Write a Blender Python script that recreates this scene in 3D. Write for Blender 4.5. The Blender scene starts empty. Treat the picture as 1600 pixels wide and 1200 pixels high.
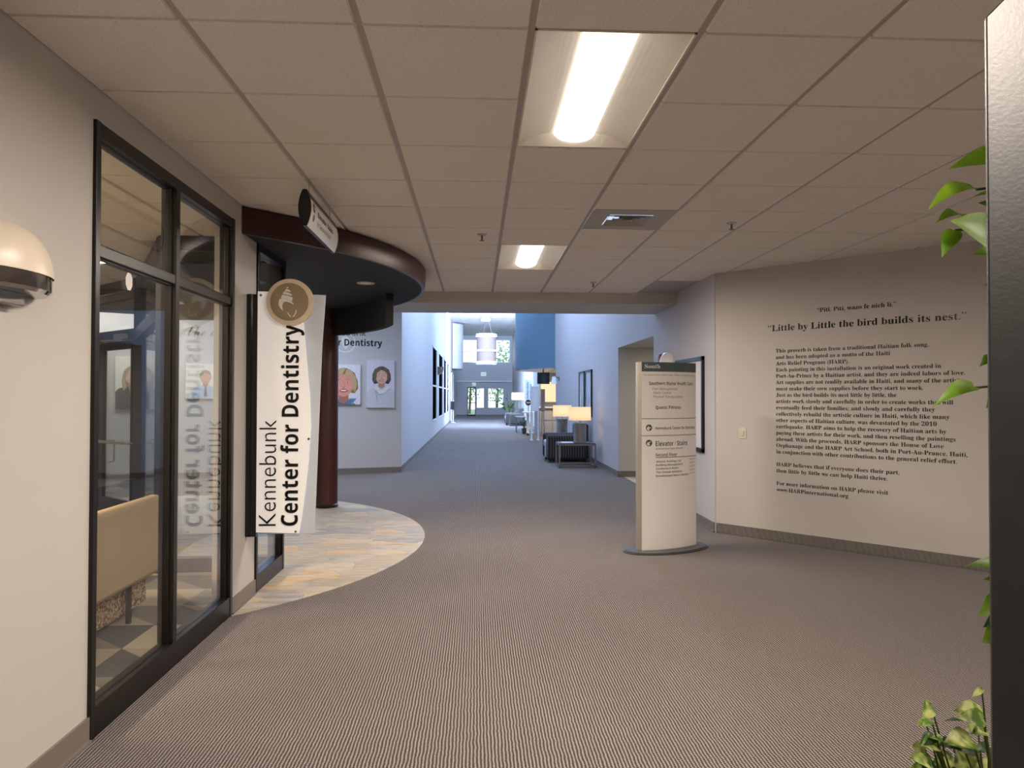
import bpy, math, random
from mathutils import Vector, Matrix
random.seed(7)
SC = bpy.context.scene
COL = SC.collection
PI = math.pi

# ------------------------------------------------------------------ camera
FPX, PITCH, YAW, ROLL, EYE = 1125.94, .0164592, .0489448, .0016629, 1.44
cy_, sy_, cp_, sp_, cr_, sr_ = math.cos(YAW), math.sin(YAW), math.cos(PITCH), math.sin(PITCH), math.cos(ROLL), math.sin(ROLL)
_x = Vector((cy_, -sy_, 0)); FWD = Vector((sy_*cp_, cy_*cp_, sp_)); _z = Vector((-sy_*sp_, -cy_*sp_, cp_))
RIGHT = _x*cr_ + _z*sr_; UP = -_x*sr_ + _z*cr_
cam = bpy.data.cameras.new('camera'); cam.sensor_width = 36; cam.lens = FPX/1600*36; cam.clip_start = .05; cam.clip_end = 300
camo = bpy.data.objects.new('camera', cam); COL.objects.link(camo)
_m = Matrix((RIGHT, UP, -FWD)).transposed().to_4x4(); _m.translation = (0, 0, EYE); camo.matrix_world = _m
SC.camera = camo
def ray(u, v): return FWD + RIGHT*((u-800)/FPX) + UP*((600-v)/FPX)
def at(u, v, Y):
    d = ray(u, v); return Vector((0, 0, EYE)) + d*(Y/d.y)

# ------------------------------------------------------------------ view, world, daylight
SC.view_settings.view_transform = 'Standard'; SC.view_settings.look = 'None'
SC.view_settings.gamma = 1; SC.view_settings.use_curve_mapping = False
SC.view_settings.exposure = 0.0
SC.cycles.use_denoising = True
SC.cycles.max_bounces = 10; SC.cycles.diffuse_bounces = 6; SC.cycles.glossy_bounces = 4
SC.cycles.transparent_max_bounces = 24; SC.cycles.sample_clamp_indirect = 6
SC.cycles.caustics_reflective = False; SC.cycles.caustics_refractive = False
WARM = (1.0, .855, .73); COOL = (.44, .63, 1.0)
TROFFER_W = 92.0                                        # watts of one ceiling light
w = bpy.data.worlds.new('world'); SC.world = w; w.use_nodes = True
bg = w.node_tree.nodes['Background']
_tc = w.node_tree.nodes.new('ShaderNodeTexCoord'); _sx = w.node_tree.nodes.new('ShaderNodeSeparateXYZ'); _rp = w.node_tree.nodes.new('ShaderNodeValToRGB')
w.node_tree.links.new(_tc.outputs['Generated'], _sx.inputs[0]); w.node_tree.links.new(_sx.outputs['Z'], _rp.inputs[0]); w.node_tree.links.new(_rp.outputs[0], bg.inputs[0])
_rp.color_ramp.elements[0].color = (.80, .90, 1.0, 1); _rp.color_ramp.elements[1].color = (.35, .58, 1.0, 1)
bg.inputs[1].default_value = 3.2
def area(name, loc, size, energy, color, rot=(0, 0, 0)):
    l = bpy.data.lights.new(name, 'AREA'); l.shape = 'RECTANGLE'; l.size, l.size_y = size; l.energy = energy; l.color = color
    o = bpy.data.objects.new(name, l); COL.objects.link(o); o.location = loc; o.rotation_euler = rot
# roof lights of the tall corridor (daylight) and added fill for lobby and far end
area('unseen_corridor_light', (1.2, 17.0, 5.62), (1.6, 8), 720, COOL, (0, .35, 0))
area('added_lobby_light', (-3.0, 11.4, 3.08), (2.0, 1.6), 92, (.60, .75, 1.0))  # cool fill added out of view to lift the portrait wall
area('added_lobby_light', (-6.0, 11.6, 3.08), (2.4, 1.0), 75, (1, .95, .86))  # second unseen fill, added to brighten the portraits farther left
area('unseen_corridor_light', (1.3, 28.0, 5.60), (1.4, 9), 1050, COOL, (0, .2, 0))
area('unseen_corridor_light', (.5, 33.6, 5.3), (2.4, 1.6), 3000, (.47, .65, 1.0), (1.0, 0, 0))  # hidden fill light, added and tilted to brighten the corridor end

# ------------------------------------------------------------------ materials
def lin(c): return tuple((x/12.92 if x <= .04045 else ((x+.055)/1.055)**2.4) for x in [k/255 for k in c])
class NT:
    def __init__(s, name):
        s.m = bpy.data.materials.new(name); s.m.use_nodes = True; s.t = s.m.node_tree; s.b = s.t.nodes['Principled BSDF']; s.out = s.t.nodes['Material Output']
    def n(s, t, **k):
        x = s.t.nodes.new(t)
        for a, b in k.items(): setattr(x, a, b)
        return x
    def l(s, a, b): s.t.links.new(a, b)
    def math(s, op, a, b=None, c=None):
        x = s.n('ShaderNodeMath', operation=op)
        for i, q in enumerate((a, b, c)):
            if q is None: continue
            if isinstance(q, (int, float)): x.inputs[i].default_value = q
            else: s.l(q, x.inputs[i])
        return x.outputs[0]
    def pos(s):
        return s.n('ShaderNodeNewGeometry').outputs['Position']
    def ramp(s, fac, stops, interp='LINEAR'):
        r = s.n('ShaderNodeValToRGB'); r.color_ramp.interpolation = interp
        e = r.color_ramp.elements
        while len(e) < len(stops): e.new(.5)
        for i, (p, c) in enumerate(stops): e[i].position = p; e[i].color = (*c, 1)
        s.l(fac, r.inputs[0]); return r.outputs[0]
    def bump(s, h, strength=.2, dist=.01):
        b = s.n('ShaderNodeBump'); b.inputs['Strength'].default_value = strength; b.inputs['Distance'].default_value = dist
        s.l(h, b.inputs['Height']); s.l(b.outputs[0], s.b.inputs['Normal'])
def pm(name, c, rough=.5, metal=0, var=.06, scale=8, bump=0, bscale=None, spec=.5, emit=None, estr=0, coat=0):
    """principled paint with a little noise in its colour"""
    k = NT(name); c = lin(c)
    nz = k.n('ShaderNodeTexNoise'); nz.inputs['Scale'].default_value = scale; nz.inputs['Detail'].default_value = 4; k.l(k.pos(), nz.inputs['Vector'])
    col = k.ramp(nz.outputs['Fac'], [(.3, tuple(x*(1-var) for x in c)), (.7, tuple(min(1, x*(1+var)) for x in c))])
    k.l(col, k.b.inputs['Base Color'])
    k.b.inputs['Roughness'].default_value = rough; k.b.inputs['Metallic'].default_value = metal; k.b.inputs['Specular IOR Level'].default_value = spec
    k.b.inputs['Coat Weight'].default_value = coat
    if emit: k.b.inputs['Emission Color'].default_value = (*emit, 1); k.b.inputs['Emission Strength'].default_value = estr
    if bump:
        b2 = k.n('ShaderNodeTexNoise'); b2.inputs['Scale'].default_value = bscale or 200; b2.inputs['Detail'].default_value = 3; k.l(k.pos(), b2.inputs['Vector'])
        k.bump(b2.outputs['Fac'], bump, .004)
    return k.m
M = {}
M['wall'] = pm('wall_paint', (196, 192, 187), .6, var=.012, scale=3, bump=.05, bscale=260)
M['wall_cool'] = pm('corridor_paint', (196, 194, 196), .6, var=.012, scale=3, bump=.05, bscale=260)
M['soffit'] = pm('beam_paint', (170, 165, 160), .7, var=.02)
M['blue'] = pm('blue_paint', (104, 138, 160), .6, var=.03)
M['base'] = pm('baseboard_vinyl', (122, 114, 108), .42, var=.015)
M['tee'] = pm('ceiling_grid_metal', (176, 170, 165), .5, var=.02)
M['bronze'] = pm('dark_bronze_aluminium', (19, 16, 15), .34, .2, var=.1, scale=20)
M['black'] = pm('black_paint', (14, 14, 15), .35, var=.1)
M['blackgloss'] = pm('black_gloss', (10, 10, 10), .12, var=.1)
M['soffitblack'] = pm('black_canopy_underside', (16, 16, 18), .75, var=.1, scale=3)
M['maroon'] = pm('maroon_metallic_fascia', (58, 25, 22), .36, .2, var=.06, scale=2)
M['maroondark'] = pm('maroon_column_paint', (62, 26, 24), .38, .1, var=.08, scale=3)
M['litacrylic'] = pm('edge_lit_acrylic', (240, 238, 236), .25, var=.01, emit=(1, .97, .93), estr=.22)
M['face'] = pm('white_sign_face', (250, 247, 245), .35, var=.005)
M['ivory'] = pm('ivory_plastic', (212, 203, 190), .4, var=.02)
M['white'] = pm('white_plastic', (226, 224, 220), .4, var=.02)
M['reflector'] = pm('white_enamel_reflector', (228, 218, 204), .45, var=.01)
M['acrylic'] = pm('white_acrylic', (240, 238, 236), .25, var=.01)
M['frost'] = pm('frosted_blue_acrylic', (206, 214, 224), .2, .0, var=.02)
M['tan'] = pm('tan_ring', (222, 204, 178), .4, var=.03)
M['brown'] = pm('taupe_medallion', (148, 130, 104), .45, var=.04)
M['ink'] = pm('black_vinyl_lettering', (14, 13, 12), .22, var=.1)
M['greyink'] = pm('grey_lettering', (92, 88, 86), .4, var=.05)
M['redink'] = pm('rust_lettering', (126, 72, 60), .5, var=.05)
M['green'] = pm('green_arrow_disc', (28, 74, 50), .4, var=.05)
M['slate'] = pm('slate_header', (84, 98, 104), .4, var=.04)
M['cream'] = pm('cream_ceramic', (238, 226, 206), .34, var=.015)
M['chrome'] = pm('chrome', (190, 188, 186), .08, 1, var=.03)
M['steel'] = pm('brushed_steel', (150, 146, 142), .3, .9, var=.06, scale=30)
M['silver'] = pm('silver_aluminium', (188, 182, 172), .34, .6, var=.03, scale=20)
M['gunmetal'] = pm('grey_steel_base', (96, 96, 98), .38, .5, var=.05, scale=14)
M['darktop'] = pm('dark_table_laminate', (52, 50, 52), .5, var=.05)
M['sprink'] = pm('sprinkler_brass', (120, 104, 90), .35, .7)
M['screen'] = pm('dark_screen', (22, 28, 38), .12, var=.1)
M['exitw'] = pm('exit_sign_face', (225, 232, 228), .4, emit=lin((215, 235, 225)), estr=.5)
M['exitg'] = pm('exit_letters', (40, 120, 80), .4, emit=lin((60, 160, 110)), estr=.4)
M['wood'] = pm('light_wood', (196, 176, 146), .45, var=.1, scale=6)
M['postred'] = pm('red_alarm', (120, 20, 22), .35)
M['darkglass'] = pm('dark_window_glass', (10, 11, 13), .6, var=.1, spec=0)
M['soil'] = pm('potting_soil', (40, 30, 24), .9, var=.3, scale=60, bump=.6, bscale=90)
M['stem'] = pm('vine_stem', (74, 88, 40), .5, var=.2, scale=40)
M['bark'] = pm('bark', (84, 68, 52), .8, var=.2, scale=20)
M['lawn'] = pm('lawn_outside', (120, 140, 90), .9, var=.2, scale=2)
M['black_rough'] = pm('black_textured_panel', (17, 17, 18), .36, var=.2, scale=30, bump=.055, bscale=170, spec=.8)
M['paper'] = pm('poster_paper', (226, 222, 226), .6, var=.01)
M['palefloor'] = pm('pale_vinyl_floor', (206, 196, 172), .45, var=.05, scale=5)
M['lightgrey'] = pm('pale_grey_fabric', (178, 178, 182), .8, var=.1, scale=60)

def glass(name, tint=(.93, .94, .93)):
    k = NT(name); tr = k.n('ShaderNodeBsdfTransparent'); gl = k.n('ShaderNodeBsdfGlossy'); fr = k.n('ShaderNodeLayerWeight'); mx = k.n('ShaderNodeMixShader')
    nz = k.n('ShaderNodeTexNoise'); nz.inputs['Scale'].default_value = .8; k.l(k.pos(), nz.inputs['Vector'])
    k.l(k.ramp(nz.outputs['Fac'], [(.3, tint), (.7, tuple(x*1.015 for x in tint))]), tr.inputs[0])
    lw = fr; lw.inputs['Blend'].default_value = .5; gl.inputs['Roughness'].default_value = .01; gl.inputs['Color'].default_value = (.95, .96, 1, 1)
    fac = k.math('MULTIPLY_ADD', k.math('POWER', lw.outputs['Facing'], 5.0), .95, .045)
    k.l(fac, mx.inputs[0]); k.l(tr.outputs[0], mx.inputs[1]); k.l(gl.outputs[0], mx.inputs[2]); k.l(mx.outputs[0], k.out.inputs[0])
    return k.m
M['glass'] = glass('clear_glass')
M['clearacrylic'] = glass('clear_acrylic', (.88, .92, .95))

def emis(name, c, s):
    k = NT(name); e = k.n('ShaderNodeEmission'); e.inputs[1].default_value = s
    nz = k.n('ShaderNodeTexNoise'); nz.inputs['Scale'].default_value = 3; k.l(k.pos(), nz.inputs['Vector'])
    k.l(k.ramp(nz.outputs['Fac'], [(.3, c), (.7, tuple(x*1.01 for x in c))]), e.inputs[0]); k.l(e.outputs[0], k.out.inputs[0]); return k.m
M['lens'] = emis('glowing_light_lens', (1, .95, .86), 5.0)
M['lens_in'] = emis('glowing_waiting_room_lens', (1, .86, .66), 4.0)
M['lens_cool'] = emis('glowing_corridor_lens', (.9, .95, 1), 8)
M['backlit'] = emis('backlit_wall', (1, .80, .48), 1.1)

def carpet():
    k = NT('ribbed_loop_carpet'); sx = k.n('ShaderNodeSeparateXYZ'); k.l(k.pos(), sx.inputs[0]); X, Y = sx.outputs[0], sx.outputs[1]
    nz = k.n('ShaderNodeTexNoise'); nz.inputs['Scale'].default_value = 14; nz.inputs['Detail'].default_value = 6; k.l(k.pos(), nz.inputs['Vector'])
    xw = k.math('MULTIPLY_ADD', nz.outputs['Fac'], .012, X)
    rib = k.math('SINE', k.math('MULTIPLY', xw, 2*PI/.0145))
    idx = k.math('FLOOR', k.math('DIVIDE', xw, .0145))
    ph = k.math('MULTIPLY', k.math('FRACT', k.math('MULTIPLY', idx, .5)), 2*PI)
    bead = k.math('SINE', k.math('ADD', k.math('MULTIPLY', Y, 2*PI/.0125), ph))
    n2 = k.n('ShaderNodeTexNoise'); n2.inputs['Scale'].default_value = 120; n2.inputs['Detail'].default_value = 4; k.l(k.pos(), n2.inputs['Vector'])
    n3 = k.n('ShaderNodeTexNoise'); n3.inputs['Scale'].default_value = .9; n3.inputs['Detail'].default_value = 3; k.l(k.pos(), n3.inputs['Vector'])
    h = k.math('ADD', k.math('MULTIPLY', rib, .38), k.math('MULTIPLY', bead, .20))
    h2 = k.math('ADD', h, k.math('MULTIPLY', k.math('SUBTRACT', n2.outputs['Fac'], .5), .7))
    f = k.math('ADD', k.math('ADD', h2, .5), k.math('MULTIPLY', k.math('SUBTRACT', n3.outputs['Fac'], .5), .12))
    k.l(k.ramp(f, [(.10, lin((30, 26, 26))), (.5, lin((80, 74, 73))), (.95, lin((160, 149, 142)))]), k.b.inputs['Base Color'])
    k.b.inputs['Roughness'].default_value = .95; k.b.inputs['Specular IOR Level'].default_value = .15
    k.b.inputs['Sheen Weight'].default_value = .15
    k.bump(h2, .5, .004); return k.m
M['carpet'] = carpet()

def tiles_mat():
    k = NT('mineral_ceiling_tile'); n1 = k.n('ShaderNodeTexNoise'); n1.inputs['Scale'].default_value = 170; n1.inputs['Detail'].default_value = 5; k.l(k.pos(), n1.inputs['Vector'])
    n2 = k.n('ShaderNodeTexVoronoi'); n2.inputs['Scale'].default_value = 55; k.l(k.pos(), n2.inputs['Vector'])
    pit = k.math('LESS_THAN', n2.outputs['Distance'], .13)
    col = k.ramp(n1.outputs['Fac'], [(.3, lin((226, 221, 215))), (.7, lin((243, 238, 232)))])
    mx = k.n('ShaderNodeMixRGB'); mx.inputs[2].default_value = (*lin((196, 190, 183)), 1); k.l(k.math('MULTIPLY', pit, .7), mx.inputs[0]); k.l(col, mx.inputs[1])
    k.l(mx.outputs[0], k.b.inputs['Base Color']); k.b.inputs['Roughness'].default_value = .9; k.b.inputs['Specular IOR Level'].default_value = .1
    k.bump(n1.outputs['Fac'], .3, .003); return k.m
M['tile'] = tiles_mat()

def stone():
    k = NT('quartzite_flagstone'); mp = k.n('ShaderNodeMapping'); mp.inputs['Scale'].default_value = (3.0, 4.4, 1); mp.inputs['Rotation'].default_value = (0, 0, .35); k.l(k.pos(), mp.inputs[0])
    nz = k.n('ShaderNodeTexNoise'); nz.inputs['Scale'].default_value = 2.2; nz.inputs['Detail'].default_value = 3; k.l(mp.outputs[0], nz.inputs['Vector'])
    vm = k.n('ShaderNodeVectorMath', operation='MULTIPLY_ADD'); k.l(nz.outputs['Color'], vm.inputs[0]); vm.inputs[1].default_value = (.45, .45, 0); k.l(mp.outputs[0], vm.inputs[2])
    v1 = k.n('ShaderNodeTexVoronoi', voronoi_dimensions='2D'); v1.inputs['Scale'].default_value = 1; k.l(vm.outputs[0], v1.inputs['Vector'])
    v2 = k.n('ShaderNodeTexVoronoi', voronoi_dimensions='2D', feature='DISTANCE_TO_EDGE'); v2.inputs['Scale'].default_value = 1; k.l(vm.outputs[0], v2.inputs['Vector'])
    sp = k.n('ShaderNodeSeparateColor'); k.l(v1.outputs['Color'], sp.inputs[0])
    st = k.n('ShaderNodeTexNoise'); st.inputs['Scale'].default_value = 3; st.inputs['Detail'].default_value = 8; mp2 = k.n('ShaderNodeMapping'); mp2.inputs['Scale'].default_value = (1.2, 5, 1); k.l(k.pos(), mp2.inputs[0]); k.l(mp2.outputs[0], st.inputs['Vector'])
    f = k.math('ADD', k.math('MULTIPLY', sp.outputs[0], .75), k.math('MULTIPLY', k.math('SUBTRACT', st.outputs['Fac'], .5), .9))
    c = k.ramp(f, [(0, lin((152, 149, 146))), (.2, lin((188, 178, 162))), (.42, lin((170, 156, 134))), (.6, lin((196, 186, 168))), (.75, lin((200, 170, 126))), (.92, lin((146, 144, 142)))])
    mx = k.n('ShaderNodeMixRGB'); mx.inputs[1].default_value = (*lin((168, 156, 138)), 1); k.l(k.math('GREATER_THAN', v2.outputs['Distance'], .014), mx.inputs[0]); k.l(c, mx.inputs[2])
    k.l(mx.outputs[0], k.b.inputs['Base Color']); k.b.inputs['Roughness'].default_value = .55
    k.bump(k.math('ADD', k.math('MINIMUM', k.math('MULTIPLY', v2.outputs['Distance'], 8), .5), k.math('MULTIPLY', st.outputs['Fac'], .25)), .35, .01); return k.m
M['stone'] = stone()

def carpet_tile():
    k = NT('geometric_carpet_tile'); sx = k.n('ShaderNodeSeparateXYZ'); k.l(k.pos(), sx.inputs[0])
    a, b = k.math('DIVIDE', sx.outputs[0], .5), k.math('DIVIDE', sx.outputs[1], .42)
    tri = k.math('GREATER_THAN', k.math('ADD', k.math('FRACT', a), k.math('FRACT', b)), 1)
    cb = k.n('ShaderNodeCombineXYZ'); k.l(k.math('FLOOR', a), cb.inputs[0]); k.l(k.math('FLOOR', b), cb.inputs[1]); k.l(tri, cb.inputs[2])
    wn = k.n('ShaderNodeTexWhiteNoise'); k.l(cb.outputs[0], wn.inputs['Vector'])
    c = k.ramp(wn.outputs['Value'], [(0, lin((96, 96, 100))), (.3, lin((178, 166, 148))), (.6, lin((138, 130, 120))), (.8, lin((196, 184, 164)))], 'CONSTANT')
    k.l(c, k.b.inputs['Base Color']); k.b.inputs['Roughness'].default_value = .9
    n = k.n('ShaderNodeTexNoise'); n.inputs['Scale'].default_value = 300; k.l(k.pos(), n.inputs['Vector']); k.bump(n.outputs['Fac'], .4, .003); return k.m
M['carpet_tile'] = carpet_tile()

def fabric(name, c, s=420, amt=.22):
    k = NT(name); c = lin(c); ck = k.n('ShaderNodeTexNoise'); ck.inputs['Scale'].default_value = s; ck.inputs['Detail'].default_value = 2; k.l(k.pos(), ck.inputs['Vector'])
    k.l(k.ramp(ck.outputs['Fac'], [(.3, tuple(x*(1-amt) for x in c)), (.7, tuple(x*(1+amt) for x in c))]), k.b.inputs['Base Color']); k.b.inputs['Roughness'].default_value = .9
    k.b.inputs['Specular IOR Level'].default_value = .15; k.bump(ck.outputs['Fac'], .4, .003); return k.m
M['beige'] = fabric('beige_upholstery', (196, 174, 142))
M['darkfab'] = fabric('charcoal_upholstery', (52, 48, 50))

def weave():
    k = NT('woven_tan_mesh'); v = k.n('ShaderNodeTexVoronoi'); v.inputs['Scale'].default_value = 62; k.l(k.pos(), v.inputs['Vector'])
    k.l(k.ramp(v.outputs['Distance'], [(.15, lin((224, 198, 158))), (.75, lin((96, 76, 56)))]), k.b.inputs['Base Color']); k.b.inputs['Roughness'].default_value = .7; return k.m
M['weave'] = weave()

def stripes():
    k = NT('striped_upholstery'); sx = k.n('ShaderNodeSeparateXYZ'); tc = k.n('ShaderNodeTexCoord'); k.l(tc.outputs['Object'], sx.inputs[0])
    s = k.math('SINE', k.math('MULTIPLY', k.math('ADD', sx.outputs[0], k.math('MULTIPLY', sx.outputs[1], .9)), 2*PI/.055))
    k.l(k.ramp(s, [(.66, lin((36, 33, 35))), (.84, lin((104, 97, 94)))]), k.b.inputs['Base Color']); k.b.inputs['Roughness'].default_value = .85; return k.m
M['stripe'] = stripes()

def shade(name, c, t=.55):
    k = NT(name); tr = k.n('ShaderNodeBsdfTranslucent'); df = k.n('ShaderNodeBsdfDiffuse'); mx = k.n('ShaderNodeMixShader'); mx.inputs[0].default_value = t
    nz = k.n('ShaderNodeTexNoise'); nz.inputs['Scale'].default_value = 140; k.l(k.pos(), nz.inputs['Vector'])
    cc = k.ramp(nz.outputs['Fac'], [(.3, tuple(x*.93 for x in c)), (.7, c)]); k.l(cc, tr.inputs[0]); k.l(cc, df.inputs[0])
    k.l(df.outputs[0], mx.inputs[1]); k.l(tr.outputs[0], mx.inputs[2]); k.l(mx.outputs[0], k.out.inputs[0]); return k.m
M['shade'] = shade('linen_lamp_shade', lin((245, 222, 190)))
M['pendant'] = shade('woven_pendant_fabric', lin((132, 118, 110)), .5)

def leafmat(name, c1, c2, sc):
    k = NT(name); nz = k.n('ShaderNodeTexNoise'); nz.inputs['Scale'].default_value = sc; nz.inputs['Detail'].default_value = 2; k.l(k.pos(), nz.inputs['Vector'])
    cc = k.ramp(nz.outputs['Fac'], [(.42, lin(c1)), (.62, lin(c2))]); k.l(cc, k.b.inputs['Base Color']); k.b.inputs['Roughness'].default_value = .45
    tr = k.n('ShaderNodeBsdfTranslucent'); k.l(cc, tr.inputs[0]); mx = k.n('ShaderNodeMixShader'); mx.inputs[0].default_value = .4
    k.l(k.b.outputs[0], mx.inputs[1]); k.l(tr.outputs[0], mx.inputs[2]); k.l(mx.outputs[0], k.out.inputs[0]); return k.m
M['leaf'] = leafmat('lime_green_leaf', (88, 128, 14), (112, 150, 24), 9)
M['leafv'] = leafmat('variegated_leaf', (84, 122, 40), (206, 214, 128), 38)
M['leafd'] = leafmat('dark_green_leaf', (40, 62, 40), (62, 88, 58), 12)
M['treeleaf'] = leafmat('tree_leaf', (96, 140, 80), (150, 190, 120), 2)

# ------------------------------------------------------------------ mesh builder
ROOTM = {}
class MB:
    def __init__(s): s.v = []; s.f = []; s.m = []
    def add(s, v, f, mi=0):
        k = len(s.v); s.v += [Vector(p) for p in v]; s.f += [tuple(i+k for i in q) for q in f]; s.m += [mi]*len(f); return s
    def box(s, x0, x1, y0, y1, z0, z1, mi=0):
        x0, x1 = min(x0, x1), max(x0, x1); y0, y1 = min(y0, y1), max(y0, y1); z0, z1 = min(z0, z1), max(z0, z1)
        return s.add([(x, y, z) for z in (z0, z1) for x, y in ((x0, y0), (x1, y0), (x1, y1), (x0, y1))],
                     [(3, 2, 1, 0), (4, 5, 6, 7), (0, 1, 5, 4), (1, 2, 6, 5), (2, 3, 7, 6), (3, 0, 4, 7)], mi)
    def prism(s, poly, z0, z1, mi=0):
        n = len(poly)
        return s.add([(x, y, z0) for x, y in poly]+[(x, y, z1) for x, y in poly],
                     [tuple(range(n-1, -1, -1)), tuple(range(n, 2*n))]+[(i, (i+1) % n, n+(i+1) % n, n+i) for i in range(n)], mi)
    def plate(s, poly, fn, t, mi=0):
        """outline poly in (u,v) pushed through fn(u,v,depth), depth 0..t"""
        n = len(poly)
        return s.add([fn(u, v, 0) for u, v in poly]+[fn(u, v, t) for u, v in poly],
                     [tuple(range(n)), tuple(range(2*n-1, n-1, -1))]+[((i+1) % n, i, n+i, n+(i+1) % n) for i in range(n)], mi)
    def flat(s, poly, fn, mi=0):
        return s.add([fn(u, v) for u, v in poly], [tuple(range(len(poly)))], mi)
    def seg(s, p, q, w, z0, z1, mi=0, side=0):
        """wall-like bar from p to q (2D) of width w; side shifts it: 0 centred, 1 left of the direction, -1 right"""
        p, q = Vector(p), Vector(q); d = (q-p).normalized(); nn = Vector((-d.y, d.x)); a, b = (side-1)/2*w, (side+1)/2*w
        P = [p+nn*a, q+nn*a, q+nn*b, p+nn*b]; return s.prism([tuple(x) for x in P], z0, z1, mi)
    def cyl(s, p, q, r, r2=None, n=16, mi=0, cap=True):
        p, q = Vector(p), Vector(q); r2 = r if r2 is None else r2; d = (q-p).normalized()
        a = d.orthogonal().normalized(); b = d.cross(a)
        v = [c+(a*math.cos(2*PI*i/n)+b*math.sin(2*PI*i/n))*rr for c, rr in ((p, r), (q, r2)) for i in range(n)]
        f = [(i, (i+1) % n, n+(i+1) % n, n+i) for i in range(n)]
        if cap: f += [tuple(range(n-1, -1, -1)), tuple(range(n, 2*n))]
        return s.add(v, f, mi)
    def tube(s, pts, r, n=8, mi=0, r1=None):
        pts = [Vector(p) for p in pts]; v = []; f = []; a = None
        for i, p in enumerate(pts):
            d = (pts[min(i+1, len(pts)-1)]-pts[max(i-1, 0)]).normalized()
            a = (d.orthogonal() if a is None else (a-d*a.dot(d))).normalized(); b = d.cross(a)
            rr = r if r1 is None else r+(r1-r)*i/(len(pts)-1)
            v += [p+(a*math.cos(2*PI*j/n)+b*math.sin(2*PI*j/n))*rr for j in range(n)]
        for i in range(len(pts)-1):
            f += [(i*n+j, i*n+(j+1) % n, (i+1)*n+(j+1) % n, (i+1)*n+j) for j in range(n)]
        k = (len(pts)-1)*n; f += [tuple(range(n-1, -1, -1)), tuple(range(k, k+n))]
        return s.add(v, f, mi)
    def lathe(s, prof, c=(0, 0, 0), n=24, mi=0, a0=0, a1=2*PI):
        full = abs(a1-a0-2*PI) < 1e-6; m = n if full else n+1; v = []; f = []
        for r, z in prof:
            v += [(c[0]+r*math.cos(a0+(a1-a0)*i/n), c[1]+r*math.sin(a0+(a1-a0)*i/n), c[2]+z) for i in range(m)]
        for k in range(len(prof)-1):
            for i in range(n):
                j = (i+1) % m; f.append((k*m+i, k*m+j, (k+1)*m+j, (k+1)*m+i))
        return s.add(v, f, mi)
    def build(s, name, mat, parent=None, smooth=False, bevel=0, local=False):
        me = bpy.data.meshes.new(name); v = s.v
        if parent is not None and not local:
            iv = ROOTM[parent.name].inverted(); v = [iv @ p for p in v]
        me.from_pydata([tuple(p) for p in v], [], s.f); me.validate()
        for mt in (mat if isinstance(mat, (list, tuple)) else [mat]): me.materials.append(M[mt])
        if len(s.m) == len(me.polygons): me.polygons.foreach_set('material_index', s.m)
        if smooth: me.shade_smooth(); me.set_sharp_from_angle(angle=math.radians(38))
        o = bpy.data.objects.new(name, me); COL.objects.link(o)
        if parent is not None: o.parent = parent; ROOTM[o.name] = ROOTM[parent.name]
        else: ROOTM[o.name] = Matrix()
        if bevel:
            b = o.modifiers.new('bevel', 'BEVEL'); b.width = bevel; b.segments = 2; b.limit_method = 'ANGLE'
        return o
def tag(o, label, cat, group=None, kind=None):
    if label: o['label'] = label
    if cat: o['category'] = cat
    if group: o['group'] = group
    if kind: o['kind'] = kind
    return o
def thing(name, label, cat, loc=(0, 0, 0), rz=0, group=None, kind=None):
    o = bpy.data.objects.new(name, None); COL.objects.link(o); o.location = loc; o.rotation_euler = (0, 0, rz); o.empty_display_size = .1
    ROOTM[o.name] = Matrix.Translation(loc) @ Matrix.Rotation(rz, 4, 'Z'); return tag(o, label, cat, group, kind)
def struct(name, mb, mat, label=None, cat=None, **k):
    o = mb.build(name, mat, **k); o['kind'] = 'structure'; return tag(o, label, cat)
def copy_tree(o, parent=None):
    c = o.copy(); COL.objects.link(c)
    if parent is not None: c.parent = parent
    for ch in list(o.children): copy_tree(ch, c)
    return c

# lettering: the mathematical alphabets of the built-in font stack give serif, bold and script faces
STY = {'serif': (0x1D400, 0x1D41A, 0x1D7CE), 'sansb': (0x1D5D4, 0x1D5EE, 0x1D7EC), 'sans': (0x1D5A0, 0x1D5BA, 0x1D7E2), 'script': (0x1D4D0, 0x1D4EA, None)}
def styl(t, st):
    if st not in STY: return t
    A, a, d = STY[st]; o = ''
    for c in t:
        if 'A' <= c <= 'Z': o += chr(A+ord(c)-65)
        elif 'a' <= c <= 'z': o += chr(a+ord(c)-97)
        elif '0' <= c <= '9' and d: o += chr(d+ord(c)-48)
        else: o += c
    return o
CAP = {}
def raw_text(t, st, ext=0, res=3, off=0):
    cu = bpy.data.curves.new('lettering', 'FONT'); cu.body = styl(t, st); cu.size = 1; cu.resolution_u = res; cu.extrude = ext; cu.offset = off
    o = bpy.data.objects.new('lettering', cu); COL.objects.link(o); me = bpy.data.meshes.new_from_object(o)
    v = [p.co.copy() for p in me.vertices]; f = [tuple(p.vertices) for p in me.polygons]
    bpy.data.objects.remove(o); bpy.data.curves.remove(cu); bpy.data.meshes.remove(me); return v, f
def text(mb, t, st, fn, cap, width=None, ext=0, res=3, mi=0, off=0, align='l'):
    """fn(u, v, w) -> world point; the baseline starts at u=0; cap = capital height in metres; width fits the line"""
    if st not in CAP: hv, _ = raw_text('H', st); CAP[st] = max(p.y for p in hv)
    s = cap/CAP[st]; v, f = raw_text(t, st, ext/s if ext else 0, res, off)
    x0, x1 = min(p.x for p in v), max(p.x for p in v); sx = s if width is None else width/(x1-x0)
    sh = 0 if align == 'l' else (-(x1-x0)*sx if align == 'r' else -(x1-x0)*sx/2)
    mb.add([fn((p.x-x0)*sx+sh, p.y*s, p.z*s) for p in v], f, mi); return (x1-x0)*sx
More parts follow.
